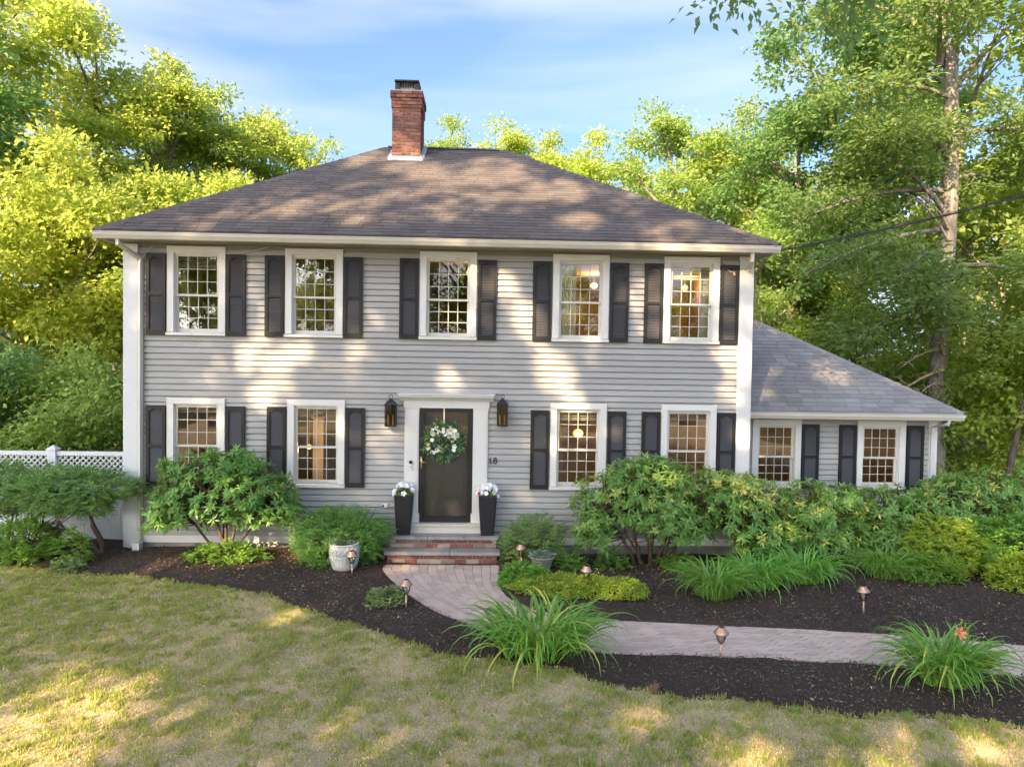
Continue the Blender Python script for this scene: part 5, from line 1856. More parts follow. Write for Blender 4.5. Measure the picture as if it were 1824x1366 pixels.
def shade_tree(seed, x, y, H, zc, rx, rz, label, n_limb=34, per=190):
    wood, crown, (pos, cs) = tree_meshes(seed, H, 0.26, zc, rx, rz, n_limb, 10, per, 0.21, 0.58)
    bpy.data.meshes.remove(crown)
    rg = np.random.default_rng(seed + 1)
    P = pos + np.array([x, y, G])
    keep = np.ones(len(P), bool)
    for c, r in GAPS:
        d = P - c
        al = d @ sd_
        perp = np.linalg.norm(d - al[:, None] * sd_, axis=1)
        keep &= ~((perp < r * (0.75 + 0.55 * vnoise(P * 1.7, 4))) & (al > 0) & ((vnoise(P * 1.9, 6) < 0.73) | (r < 0.3)))
    pos = pos[keep]
    n = len(pos)
    ax = rg.normal(0, 1, (n, 3)) + np.array([0, 0, -0.3])
    V, F = leaves(pos, ax, np.array([0, 0, 1.0]) + rg.normal(0, 0.6, (n, 3)), 0.23 * rg.uniform(0.7, 1.3, n), 0.15, 0.2, 0.1)
    crown = np_mesh('crown', V, F, np.repeat(rg.random(n), 4))
    place_tree((wood, crown), 'oak_tree', label, x, y, 1.0, 'leaf_mid', 'bark_grey', 0, 'shade trees across the lawn')
for a in [(307, -23.5, -22.5, 23, 14.5, 4.2, 7.6, 'outermost shade oak on the left, far behind the viewer'),
          (301, -17.0, -21.5, 27, 17.0, 4.4, 9.4, 'big shade oak across the lawn, far to the left behind the viewer'),
          (302, -10.6, -20.5, 26, 16.2, 4.5, 9.0, 'big shade oak across the lawn, left of centre behind the viewer'),
          (303, -4.2, -20.5, 24, 15.2, 4.4, 8.4, 'big shade oak across the lawn, straight behind the viewer'),
          (304, -14.2, -28.0, 19, 11.0, 4.2, 6.0, 'second row shade oak behind the viewer, on the left', 30, 80),
          (305, -7.6, -27.5, 19, 11.0, 4.2, 6.0, 'second row shade oak behind the viewer, in the middle', 30, 80),
          (306, -0.8, -26.0, 18, 9.5, 4.2, 6.0, 'second row shade oak behind the viewer, on the right', 30, 80)]:
    shade_tree(*a)

for i_, (ms, x, y, s_, lb) in enumerate([(maple, -23, -43, 1.35, 'left end'), (maple, -14, -45, 1.3, 'left of centre'), (maple, 8, -44, 1.35, 'right of centre'), (maple, 17, -43, 1.4, 'right end')]):  # unseen trees added to block the horizon glow mirrored in the panes
    place_tree(ms, 'oak_tree' if ms is not maple else 'maple_tree', 'tree added behind the viewer to dim the window reflections, ' + lb, x, y, s_, 'leaf_mid', 'bark_grey', i_ * 1.1, 'trees added behind the viewer for the window reflections')

# near oak whose branch hangs into the top right of the picture
def hanging_oak():
    R_ = random.Random(401); rg = np.random.default_rng(401)
    t = thing('oak_tree', 'near oak whose dark branch tips hang into the top edge right of centre', 'tree', (9.5, -13.5, G), 'shade trees across the lawn')
    b_ = MB()
    b_.tube([(0, 0, -0.3), (0.1, 0, 4), (0, 0.1, 8), (-0.2, 0.3, 12)], [0.32, 0.27, 0.2, 0.06], 10)
    tips = [(-7.0, 8.6, 7.42), (-6.6, 8.4, 7.55), (-6.15, 8.5, 7.35), (-5.75, 8.6, 7.15), (-5.9, 8.3, 7.5), (-5.3, 8.7, 7.6), (-6.4, 8.1, 7.8), (-5.5, 8.2, 7.8)]
    root = Vector((0, 0.1, 7)); hub = Vector((-5.4, 7.6, 8.5))
    p = bez(root, (-2.4, 3.6, 9.6), hub, 9)
    b_.tube(p, [0.13 - 0.012 * i for i in range(9)], 7, False)
    cen = []
    for e in tips:
        e = Vector(e)
        q = p[R_.randint(6, 8)]
        bp = bez(q, q.lerp(e, 0.5) + Vector((0, 0, 0.3)), e, 6)
        b_.tube(bp, [0.03, 0.024, 0.018, 0.013, 0.009, 0.005], 5, False)
        for k_ in range(3):
            cen.append(bp[3 + k_] + Vector((R_.gauss(0, .12), R_.gauss(0, .12), R_.gauss(0, .1))))
    for i in range(9):
        c = p[R_.randint(2, 6)] + Vector((R_.gauss(0, .6), R_.gauss(0, .6), 0.9 + abs(R_.gauss(0, .6))))
        cen.append(c)
    b_.build('trunk', 'bark_grey', t, True)
    cs = np.array(cen); per = 55
    ci = np.repeat(np.arange(len(cs)), per); n = len(ci)
    off = rg.normal(0, 1, (n, 3)) * np.array([0.17, 0.17, 0.14])
    leaf_part('crown', cs[ci] + off, off + rg.normal(0, .1, (n, 3)) + np.array([0, 0, -0.12]), np.array([0, 0, 1]) + rg.normal(0, .5, (n, 3)), 0.115, 0.06, 'leaf_deep', t, rg)
hanging_oak()

# ------------------------------------------------------------------ shrubs and flowers of the beds
def rhodo(label, x, y, c, r, whorls, seed, stems, mat='rhodo_leaf', leaf=0.118, flat=0.35, bright=0.0, extra=(), group='rhododendrons along the house wall', name='rhododendron'):
    """broad leaved shrub: whorls of leaves on a lobed shell, bare stems below. c, r relative to (x, y, ground)"""
    rg = np.random.default_rng(seed); R_ = random.Random(seed)
    z0 = gz1(x, y)
    t = thing(name, label, 'shrub', (x, y, z0 - 0.02), group)
    ctr = []
    lobes = [(c, r, 1.0)] + list(extra)
    wts = [l_[2] * l_[1][0] * (l_[1][1] + l_[1][2]) for l_ in lobes]
    while len(ctr) < whorls:
        lc, lr, _ = R_.choices(lobes, wts)[0]
        d = rg.normal(0, 1, 3); d /= np.linalg.norm(d)
        if d[2] < -0.6: continue
        lob = 0.62 + 0.68 * vnoise(np.array([d * 2.6 + seed]), 2)[0]
        k_ = lob * (1.0 if R_.random() < 0.70 else R_.uniform(0.45, 0.95))
        p = np.array(lc) + d * np.array(lr) * k_
        if p[2] < 0.12: continue
        ctr.append((p, d))
    P, A, Nn, L_, Wd, Rn = [], [], [], [], [], []
    for p, d in ctr:
        ax = np.array([d[0] * 0.7, d[1] * 0.7, 0.75 + 0.4 * d[2]]) + rg.normal(0, 0.25, 3)
        ax /= np.linalg.norm(ax)
        u = np.cross(ax, [0.3, 0.8, 0.1]); u /= np.linalg.norm(u); v_ = np.cross(ax, u)
        n = R_.randint(10, 14)
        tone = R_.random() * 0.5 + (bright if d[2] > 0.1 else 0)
        for k_ in range(n):
            a = 6.283 * k_ / n + R_.uniform(-.25, .25)
            rad_ = u * math.cos(a) + v_ * math.sin(a)
            el = R_.uniform(-0.5, 0.75)
            P.append(p + ax * R_.uniform(-0.03, 0.03)); A.append(rad_ + ax * el); Nn.append(ax + rg.normal(0, 0.12, 3))
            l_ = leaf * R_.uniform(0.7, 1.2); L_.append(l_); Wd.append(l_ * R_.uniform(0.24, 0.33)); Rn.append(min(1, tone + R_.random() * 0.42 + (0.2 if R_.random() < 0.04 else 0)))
    V, F = leaves(np.array(P), np.array(A), np.array(Nn), np.array(L_), np.array(Wd), -0.22, 0.16)
    mk('foliage', np_mesh('foliage', V, F, np.repeat(np.array(Rn), 4)), mat, t)
    w = MB()
    forks = []
    for (bx, by, tx, ty, tz, rr0) in stems:
        p = bez((bx, by, -0.05), (bx + (tx - bx) * 0.25 + R_.uniform(-.08, .08), by, tz * 0.55), (tx, ty, tz), 8)
        p = [q + Vector((R_.uniform(-.015, .015), R_.uniform(-.015, .015), 0)) for q in p]
        w.tube(p, [rr0 * (1 - 0.07 * i) for i in range(8)], 6, False)
        forks += p[3:]
    for p, d in ctr[::2]:
        p = Vector(p)
        q = min(forks, key=lambda f: (f - p).length + R_.uniform(0, 0.4))
        w.tube(bez(q, q.lerp(p, 0.5) + Vector((0, 0, -0.06)), p, 5), [0.014, 0.011, 0.009, 0.007, 0.005], 4, False)
    w.build('stem', 'shrub_wood', t, True)
    return t

rhodo('large rounded rhododendron with bare stems left of the front steps, below the left windows', -4.45, -0.62, (-0.02, 0.0, 1.10), (1.22, 0.62, 0.66), 900, 41,
      [(0.02, 0, -0.35, 0.05, 0.95, .035), (0.0, 0, 0.05, -0.2, 1.0, .035), (0.05, 0, 0.4, 0.1, 0.95, .035), (0.0, .05, -0.1, 0.25, 1.0, .03), (0.08, 0, 0.75, 0.0, 0.85, .03), (-0.05, 0, -0.75, 0.0, 0.8, .028)], extra=[((-0.75, -0.1, 0.75), (0.5, 0.4, 0.42), 1.0), ((0.75, -0.05, 0.85), (0.5, 0.4, 0.42), 1.0), ((0.2, 0, 1.5), (0.6, 0.35, 0.36), 1.0)])
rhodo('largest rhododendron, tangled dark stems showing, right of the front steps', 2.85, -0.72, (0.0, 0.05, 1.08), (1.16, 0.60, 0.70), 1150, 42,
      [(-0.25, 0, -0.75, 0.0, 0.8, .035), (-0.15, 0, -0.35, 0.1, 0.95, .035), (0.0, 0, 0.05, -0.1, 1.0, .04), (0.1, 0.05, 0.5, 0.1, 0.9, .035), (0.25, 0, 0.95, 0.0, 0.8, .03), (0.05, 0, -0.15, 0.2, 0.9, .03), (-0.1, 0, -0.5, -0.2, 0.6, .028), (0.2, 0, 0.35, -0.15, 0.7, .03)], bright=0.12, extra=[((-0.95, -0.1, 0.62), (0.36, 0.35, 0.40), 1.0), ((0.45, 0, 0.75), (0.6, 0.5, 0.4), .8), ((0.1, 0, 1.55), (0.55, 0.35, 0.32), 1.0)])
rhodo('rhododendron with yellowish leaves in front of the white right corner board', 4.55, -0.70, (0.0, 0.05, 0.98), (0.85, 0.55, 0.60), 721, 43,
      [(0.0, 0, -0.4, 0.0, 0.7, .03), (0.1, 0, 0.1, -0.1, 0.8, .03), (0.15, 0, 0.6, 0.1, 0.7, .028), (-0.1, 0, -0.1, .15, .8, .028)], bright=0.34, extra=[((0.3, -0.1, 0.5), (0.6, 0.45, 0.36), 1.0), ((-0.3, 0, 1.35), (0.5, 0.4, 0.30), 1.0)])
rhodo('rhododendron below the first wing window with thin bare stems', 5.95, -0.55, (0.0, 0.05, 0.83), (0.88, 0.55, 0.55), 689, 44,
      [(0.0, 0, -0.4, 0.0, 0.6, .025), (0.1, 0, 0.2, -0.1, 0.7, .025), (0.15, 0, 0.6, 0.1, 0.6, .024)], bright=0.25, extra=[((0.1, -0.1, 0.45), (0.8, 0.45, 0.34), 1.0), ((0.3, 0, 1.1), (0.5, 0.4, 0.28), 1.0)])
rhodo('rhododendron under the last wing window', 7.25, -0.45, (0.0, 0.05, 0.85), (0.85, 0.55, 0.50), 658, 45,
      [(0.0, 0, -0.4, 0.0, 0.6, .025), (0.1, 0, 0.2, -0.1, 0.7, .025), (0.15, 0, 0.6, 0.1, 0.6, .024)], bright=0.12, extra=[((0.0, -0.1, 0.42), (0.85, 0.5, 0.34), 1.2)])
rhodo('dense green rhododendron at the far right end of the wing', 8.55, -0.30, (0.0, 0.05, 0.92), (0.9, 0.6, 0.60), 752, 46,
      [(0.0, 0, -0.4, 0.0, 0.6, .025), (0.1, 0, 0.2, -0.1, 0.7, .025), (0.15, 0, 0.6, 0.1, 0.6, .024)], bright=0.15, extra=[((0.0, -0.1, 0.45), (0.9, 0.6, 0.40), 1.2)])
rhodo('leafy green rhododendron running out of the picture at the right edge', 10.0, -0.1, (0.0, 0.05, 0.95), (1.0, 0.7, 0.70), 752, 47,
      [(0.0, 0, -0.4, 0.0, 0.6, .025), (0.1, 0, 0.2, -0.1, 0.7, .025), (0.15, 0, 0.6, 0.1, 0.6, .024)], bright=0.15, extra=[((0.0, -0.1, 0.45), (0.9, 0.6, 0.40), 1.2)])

def spray_shrub(label, x, y, c, r, n_spray, seed, mat, name, cat='shrub', leaf=0.05, ratio=0.24, per=16, sl_=0.16, stems=(), lob=0.35, group=None, minz=0.02, shell=0.75, up_=0.35):
    """needle or small leaved shrub: short sprays all over a lobed shell"""
    rg = np.random.default_rng(seed); R_ = random.Random(seed)
    z0 = gz1(x, y)
    t = thing(name, label, cat, (x, y, z0 - 0.02), group)
    d = rg.normal(0, 1, (n_spray * 3, 3)); d = unit(d)
    k_ = (1 - lob / 2) + lob * vnoise(d * 2.6 + seed, 3)
    k_ *= np.where(rg.random(len(d)) < shell, rg.uniform(0.9, 1.05, len(d)), rg.uniform(0.5, 0.95, len(d)))
    p = np.array(c) + d * np.array(r) * k_[:, None]
    ok = p[:, 2] > minz
    p, d = p[ok][:n_spray], d[ok][:n_spray]
    n = len(p)
    ax = unit(d * np.array([1, 1, 0.45]) + rg.normal(0, 0.35, (n, 3)) + np.array([0, 0, up_]))
    ii = np.repeat(np.arange(n), per)
    s_ = np.tile(np.linspace(0, 1, per), n)
    base = p[ii] + ax[ii] * ((s_ - 0.5) * sl_)[:, None] + np.array([0, 0, -1]) * ((s_ ** 2) * sl_ * 0.3)[:, None]
    sd = unit(np.cross(ax, np.array([0, 0, 1.0]) + rg.normal(0, 0.2, (n, 3))))
    sg = np.where(np.tile(np.arange(per) % 2, n) == 0, 1.0, -1.0)[:, None]
    la = sd[ii] * sg * 0.9 + ax[ii] * 0.8 + rg.normal(0, 0.18, (len(ii), 3))
    nr = np.array([0, 0, 1.0]) + rg.normal(0, 0.35, (len(ii), 3)) + d[ii] * 0.4
    L_ = leaf * rg.uniform(0.7, 1.25, len(ii)) * (1.1 - 0.4 * s_)
    V, F = leaves(base, la, nr, L_, L_ * ratio, 0.15, 0.1)
    rn = np.clip(rg.random(n)[ii] * 0.55 + 0.25 * rg.random(len(ii)) + 0.2 * s_, 0, 1)
    mk('foliage', np_mesh('foliage', V, F, np.repeat(rn, 4)), mat, t)
    if stems:
        w = MB()
        for pts, r0 in stems:
            pv = [Vector(q) for q in pts]
            dense = []
            for i in range(len(pv) - 1):
                a = pv[max(i - 1, 0)]; b_ = pv[i]; c_ = pv[i + 1]; e = pv[min(i + 2, len(pv) - 1)]
                for q in (0, .25, .5, .75):
                    dense.append(0.5 * ((2 * b_) + (c_ - a) * q + (2 * a - 5 * b_ + 4 * c_ - e) * q * q + (-a + 3 * b_ - 3 * c_ + e) * q ** 3))
            dense.append(pv[-1])
            m_ = len(dense)
            w.tube(dense, [r0 * (1 - 0.7 * i / (m_ - 1)) * R_.uniform(0.85, 1.15) for i in range(m_)], 7, False)
            for i in range(6):
                q = dense[R_.randint(m_ // 2, m_ - 1)]
                j = p[R_.randint(0, n - 1)]
                e = q.lerp(Vector(j), 0.5)
                w.tube(bez(q, q.lerp(e, 0.5) + Vector((0, 0, .04)), e, 4), [r0 * .3, r0 * .22, r0 * .16, r0 * .08], 4, False)
        w.build('stem', 'shrub_wood', t, True)
    return t

spray_shrub('rounded green yew left of the front steps behind the white pot', -2.50, -0.62, (0, 0, 0.40), (0.80, 0.62, 0.50), 1500, 51, 'yew_leaf', 'yew', leaf=0.062, sl_=0.22, shell=0.6, group='yews flanking the front steps', stems=[([(0, 0, -0.05), (0.05, 0, 0.3), (0.1, 0, 0.5)], 0.03)])
spray_shrub('loose feathery green yew right of the front steps behind the urn', 0.82, -0.50, (0, 0, 0.36), (0.55, 0.45, 0.42), 620, 52, 'juniper_leaf', 'yew', leaf=0.06, sl_=0.22, shell=0.6, group='yews flanking the front steps', lob=0.6, stems=[([(0, 0, -0.05), (-0.1, 0, 0.2), (-0.3, -0.1, 0.4)], 0.025), ([(0.05, 0, -0.05), (0.15, -0.05, 0.25), (0.35, 0, 0.45)], 0.025)])
# gnarled juniper against the fence
spray_shrub('gnarled juniper with bent bare trunks in front of the white fence', -6.72, -0.45, (-0.35, 0.0, 1.12), (1.05, 0.5, 0.38), 1700, 53, 'juniper_leaf', 'juniper', leaf=0.068, sl_=0.2, lob=0.75, minz=0.62, shell=0.6, group='junipers by the white fence',
            stems=[([(0.15, 0, -0.05), (0.12, -0.02, 0.25), (-0.02, 0, 0.5), (-0.05, 0, 0.75), (0.12, 0, 1.0)], 0.055), ([(0.12, 0, -0.02), (-0.05, -0.08, 0.20), (-0.45, -0.1, 0.42), (-0.85, -0.05, 0.45), (-1.1, 0, 0.75), (-1.2, 0, 1.0)], 0.05),
                   ([(0.12, -0.03, -0.02), (-0.1, -0.12, 0.12), (-0.5, -0.15, 0.30), (-0.95, -0.12, 0.22), (-1.3, -0.1, 0.35)], 0.045), ([(-0.3, -0.1, 0.35), (-0.55, -0.1, 0.62), (-0.5, 0, 1.0)], 0.03), ([(-0.85, -0.05, 0.45), (-0.8, 0, 0.8), (-0.6, 0, 1.1)], 0.022), ([(0.1, -0.1, -0.02), (-0.3, -0.2, 0.1), (-0.8, -0.2, 0.08), (-1.1, -0.2, 0.16)], 0.04)])
spray_shrub('olive green juniper with upright stems at the left edge, in front of the fence', -8.35, -0.25, (0.0, 0.0, 1.05), (0.9, 0.48, 0.45), 1400, 54, 'juniper_leaf', 'juniper', leaf=0.068, sl_=0.2, lob=0.6, minz=0.55, shell=0.6, group='junipers by the white fence',
            stems=[([(0, 0, -0.05), (0.1, 0, 0.4), (0.2, 0, 1.0)], 0.03), ([(0.2, 0, -0.05), (0.35, 0, 0.4), (0.45, 0, 0.9)], 0.022), ([(-0.1, 0, -0.05), (-0.2, 0, 0.4), (-0.3, 0, 0.9)], 0.022), ([(0.3, 0, -0.05), (0.6, 0, 0.4), (0.75, 0, 1.0)], 0.02)])
LF = dict(ratio=0.5, per=9, sl_=0.14)
spray_shrub('small bright green shrub low at the left edge in front of the junipers', -7.70, -0.70, (0, 0, 0.34), (0.48, 0.38, 0.36), 620, 55, 'fresh_leaf', 'small_shrub', leaf=0.06, lob=0.5, group='low shrubs in the left bed', **LF)
spray_shrub('light green seedling clump at the foot of the gnarled juniper', -6.85, -0.85, (0, 0, 0.25), (0.26, 0.2, 0.34), 150, 56, 'fresh_leaf', 'small_shrub', leaf=0.06, lob=0.7, group='low shrubs in the left bed', **LF)
spray_shrub('tiny pale green sprout at the edge of the left bed', -6.75, -1.12, (0, 0, 0.08), (0.24, 0.14, 0.12), 90, 57, 'pale_leaf', 'small_shrub', leaf=0.05, lob=0.7, group='low shrubs in the left bed', **LF)
spray_shrub('fresh green suckers at the foot of the left rhododendron', -4.35, -0.78, (0, 0, 0.13), (0.62, 0.24, 0.20), 330, 58, 'fresh_leaf', 'ground_shoots', 'plant', leaf=0.075, lob=0.8, ratio=0.36, per=8, sl_=0.12, group='shoots under the rhododendrons')
spray_shrub('dark green seedlings at the foot of the largest rhododendron, on its left', 2.15, -0.85, (0, 0, 0.08), (0.30, 0.2, 0.16), 120, 59, 'rhodo_leaf', 'ground_shoots', 'plant', leaf=0.075, lob=0.8, ratio=0.36, per=8, sl_=0.12, group='shoots under the rhododendrons')
spray_shrub('green seedlings between the largest rhododendron and the daylilies', 3.25, -1.0, (0, 0, 0.08), (0.28, 0.2, 0.16), 110, 60, 'fresh_leaf', 'ground_shoots', 'plant', leaf=0.075, lob=0.8, ratio=0.36, per=8, sl_=0.12, group='shoots under the rhododendrons')
spray_shrub('small leafy weeds beside the beige urn', 1.45, -0.95, (0, 0, 0.10), (0.24, 0.2, 0.18), 110, 61, 'fresh_leaf', 'ground_shoots', 'plant', leaf=0.06, lob=0.8, ratio=0.4, per=8, sl_=0.12, group='shoots under the rhododendrons')
spray_shrub('yellow green azalea below the rhododendrons at the right', 7.75, -1.15, (0, 0, 0.48), (0.62, 0.5, 0.46), 900, 62, 'lime_leaf', 'azalea', leaf=0.06, lob=0.6, group='azaleas at the right end of the bed', **LF)
spray_shrub('green azalea at the right edge of the bed behind the leafy stem', 9.0, -1.10, (0, 0, 0.50), (0.75, 0.5, 0.50), 1000, 63, 'fresh_leaf', 'azalea', leaf=0.06, lob=0.6, group='azaleas at the right end of the bed', **LF)
spray_shrub('low green azalea in front of the yellow one', 7.25, -1.55, (0, 0, 0.20), (0.60, 0.35, 0.26), 560, 64, 'fresh_leaf', 'azalea', leaf=0.055, lob=0.6, group='azaleas at the right end of the bed', **LF)
spray_shrub('lime yellow azalea spilling onto the mulch at the right edge', 8.55, -1.95, (0, 0, 0.22), (0.55, 0.35, 0.34), 560, 65, 'lime_leaf', 'azalea', leaf=0.06, lob=0.6, group='azaleas at the right end of the bed', **LF)
spray_shrub('tall yellow green shrub above the azaleas at the right edge', 10.6, -0.9, (0, 0, 0.75), (0.85, 0.6, 0.75), 1000, 66, 'fresh_leaf', 'azalea', leaf=0.07, lob=0.6, group='azaleas at the right end of the bed', **LF)
spray_shrub('pale green striped hosta beside the curved walk', -1.40, -2.62, (0, 0, 0.07), (0.27, 0.2, 0.15), 110, 67, 'pale_leaf', 'hosta', 'plant', leaf=0.10, ratio=0.26, per=6, sl_=0.08, lob=0.5, up_=0.8)
spray_shrub('mid green leafy perennial where the lime ground cover meets the walk', 0.62, -1.72, (0, 0, 0.12), (0.36, 0.3, 0.22), 330, 68, 'fresh_leaf', 'perennial', 'plant', leaf=0.07, ratio=0.45, per=8, sl_=0.12, lob=0.5)

# lime ground cover in the angle of the walk
rg = np.random.default_rng(71)
n = 15000
px = rg.uniform(0.28, 2.45, n); py = rg.uniform(-2.75, -1.55, n)
e_ = 1 - ((px - 1.40) / 1.05) ** 2 - ((py + 2.10 + 0.13 * (px - 1.4)) / 0.46) ** 2 + 0.8 * (vnoise(np.stack([px, py], 1) * 3.5, 8) - 0.5)
ok = (e_ > 0) & ~in_path(px, py)
px, py, e_ = px[ok], py[ok], e_[ok]
n = len(px)
hgt = 0.05 + 0.17 * np.clip(e_, 0, 0.6) / 0.6 * (0.35 + 0.9 * vnoise(np.stack([px, py], 1) * 7, 3))
pz = ground_z(px, py) + hgt * rg.uniform(0.25, 1.0, n) ** 0.6
t = thing('ground_cover', 'patch of lime yellow ground cover in the bend of the walk', 'ground cover', (1.4, -2.1, G))
leaf_part('foliage', np.stack([px - 1.4, py + 2.1, pz - G], 1), rg.normal(0, 1, (n, 3)) * np.array([1, 1, 0.3]) + np.array([0, 0, .15]), np.array([0, 0, 1]) + rg.normal(0, .4, (n, 3)), 0.042 * rg.uniform(.7, 1.3, n), 0.026, 'lime_leaf', t, rg)
# a few taller flowering shoots in it
w = MB(); lp, la = [], []
for i in range(26):
    q = rg.integers(0, n)
    b0 = Vector((px[q] - 1.4, py[q] + 2.1, pz[q] - G - 0.05)); e = b0 + Vector((rg.normal(0, .02), rg.normal(0, .02), rg.uniform(0.10, 0.22)))
    w.tube([b0, e], [0.004, 0.003], 4, False)
    for k_ in range(9):
        lp.append(tuple(b0.lerp(e, 0.4 + 0.6 * k_ / 8))); la.append(tuple(rg.normal(0, 1, 3)))
w.build('shoot', 'shrub_wood', t)
leaf_part('shoot_leaf', np.array(lp), np.array(la), np.tile([0, 0, 1.0], (len(lp), 1)) + rg.normal(0, .3, (len(lp), 3)), 0.04, 0.022, 'lime_leaf', t, rg)

# daylilies ------------------------------------------------------------
def blade_mesh(seed, Ln, w, bend, twist=0.3):
    R_ = random.Random(seed)
    n = 8
    b_ = MB(); vs, fs = [], []
    ang = rad(R_.uniform(76, 88)); x = z = 0.0
    st = Ln / n
    yw = 0.0
    b_.cur = R_.random()
    for i in range(n + 1):
        f_ = i / n
        ww = w * (0.55 + 0.9 * f_ if f_ < 0.35 else (0.87 * (1 - ((f_ - 0.35) / 0.65) ** 1.8) + 0.0)) + 0.0008
        yw += R_.uniform(-1, 1) * 0.006
        up_ = (-math.sin(ang), math.cos(ang))
        vs += [(x + up_[0] * ww * .35, -ww / 2 + yw, z + up_[1] * ww * .35), (x, yw, z), (x + up_[0] * ww * .35, ww / 2 + yw, z + up_[1] * ww * .35)]
        x += math.cos(ang) * st; z += math.sin(ang) * st
        ang -= bend * (0.35 + 1.5 * f_ ** 1.3) / n * 1.15
    for i in range(n):
        a = i * 3
        fs += [(a, a + 1, a + 4, a + 3), (a + 1, a + 2, a + 5, a + 4)]
    b_.add(vs, fs)
    return b_.mesh('leaf', True)
BL = [blade_mesh(500 + i, 0.52 + 0.030 * (i % 8), 0.023 + 0.0018 * (i % 4), 1.7 + 0.17 * (i % 9)) for i in range(22)]
for me in BL: me.materials.append(M['lily_leaf'])

def daylily(label, x, y, n, spread, s, seed, single, flower=False, lean_=0.36, name='daylily', mats=None):
    R_ = random.Random(seed)
    z0 = gz1(x, y)
    t = thing(name, label, 'daylily', (x, y, z0 - 0.015), 'daylilies in the front beds')
    jm = []
    for i in range(n):
        a = R_.uniform(0, 6.283); r_ = spread * math.sqrt(R_.random())
        bx, by = r_ * math.cos(a), r_ * math.sin(a) * 0.7
        out_ = math.atan2(by, bx) + R_.gauss(0, 0.75)
        sc = s * R_.uniform(0.75, 1.2)
        me = R_.choice(BL)
        lean = R_.uniform(-0.08, lean_) * (0.4 + r_ / max(spread, .01))
        rot = (R_.uniform(-.12, .12), lean, out_)
        if single:
            mk('leaf', me, None, t, loc=(bx, by, 0), rot=rot, scale=(sc, sc * 1.05, sc))
        else:
            jm.append((me, Matrix.Translation((bx, by, 0)) @ Matrix.Rotation(out_, 4, 'Z') @ Matrix.Rotation(lean, 4, 'Y') @ Matrix.Rotation(rot[0], 4, 'X') @ Matrix.Scale(sc, 4)))
    if jm:
        b_ = MB()
        for me, mt in jm:
            b_.cur = R_.random() * 0.93
            b_.add([mt @ v_.co for v_ in me.vertices], [tuple(p.vertices) for p in me.polygons])
        b_.build('leaf_tuft', 'lily_leaf', t, True, kind='stuff')
    if flower:
        fp = Vector((-0.04, -0.26, 0.66))
        MB().tube(bez((0, -0.05, 0), (0.02, -0.08, 0.45), fp, 8), [0.007] * 8, 5).build('flower_stalk', 'lily_leaf', t, True)
        f_ = MB()
        for k_ in range(6):
            a = k_ * math.pi / 3
            dx, dz = math.cos(a), math.sin(a)
            w_ = 0.022
            f_.cur = 0.2 + 0.1 * k_
            pr = []
            for q, yy, ww in ((0.0, 0.03, 0.3), (0.05, -0.02, 1.0), (0.085, -0.035, 0.8), (0.105, -0.02, 0.1)):
                pr += [(q * dx - dz * w_ * ww, yy, q * dz + dx * w_ * ww), (q * dx + dz * w_ * ww, yy, q * dz - dx * w_ * ww)]
            f_.add(pr, [(0, 1, 3, 2), (2, 3, 5, 4), (4, 5, 7, 6)])
        fo = f_.build('flower', 'petal_orange', t)
        fo.location = fp
        fo.rotation_euler = (rad(-25), 0, 0.2)
        fo.scale = (0.75, 0.75, 0.75)
        bd = MB()
        for q in ((0.06, -0.2, 0.72), (0.14, -0.15, 0.68), (0.02, -0.2, 0.76)):
            bd.tube([(q[0] - .02, q[1], q[2] - .06), (q[0], q[1], q[2]), (q[0] + .012, q[1], q[2] + .03)], [0.006, 0.011, 0.003], 5)
        bd.build('bud', 'lime_leaf', t, True)
    return t
daylily('big arching daylily clump in the middle foreground before the walk', 0.68, -4.28, 296, 0.50, 1.30, 81, True, lean_=0.5)
daylily('daylily with one orange flower in the right foreground', 5.08, -5.10, 270, 0.25, 1.22, 82, True, True, 0.45)
daylily('daylily clump in the mulch behind the walk, frontmost of the green row', 3.50, -2.25, 330, 0.30, 1.10, 83, False)
daylily('daylily clump in the middle of the green row behind the walk', 4.25, -1.85, 330, 0.34, 1.10, 84, False)
daylily('daylily clump at the right end of the green row, its stems drawn together', 5.15, -1.60, 290, 0.30, 1.15, 85, False)
daylily('separate daylily clump under the wing, right of the green row', 6.62, -1.40, 290, 0.30, 1.0, 86, False)

# one broad leaved stem among the azaleas
t = thing('leafy_stem', 'single upright plant with broad pale green leaves among the azaleas at the right', 'plant', (8.15, -1.72, gz1(8.15, -1.72)))
MB().tube([(0, 0, -0.03), (0.02, 0, 0.3), (0.0, 0, 0.6)], [0.012, 0.009, 0.005], 6).build('stem', 'fresh_leaf', t, True)
V, F = [], []
lm = MB()
pts = [(0, 0, 0), (0.06, 0.035, 0.015), (0.13, 0.04, 0.012), (0.22, 0, -0.03), (0.13, -0.04, 0.012), (0.06, -0.035, 0.015), (0.09, 0, 0.0)]
lm.add(pts, [(0, 6, 1), (1, 6, 2), (2, 6, 3), (0, 5, 6), (5, 4, 6), (4, 3, 6)])
lme = lm.mesh('leaf'); lme.materials.append(M['fresh_leaf'])
for i in range(16):
    z = 0.12 + 0.48 * i / 15
    mk('leaf', lme, None, t, loc=(0.005, 0, z), rot=(0, rad(-10 - 2.5 * i + 40 * (i < 4)), i * 2.4), scale=1.0 - 0.03 * i)

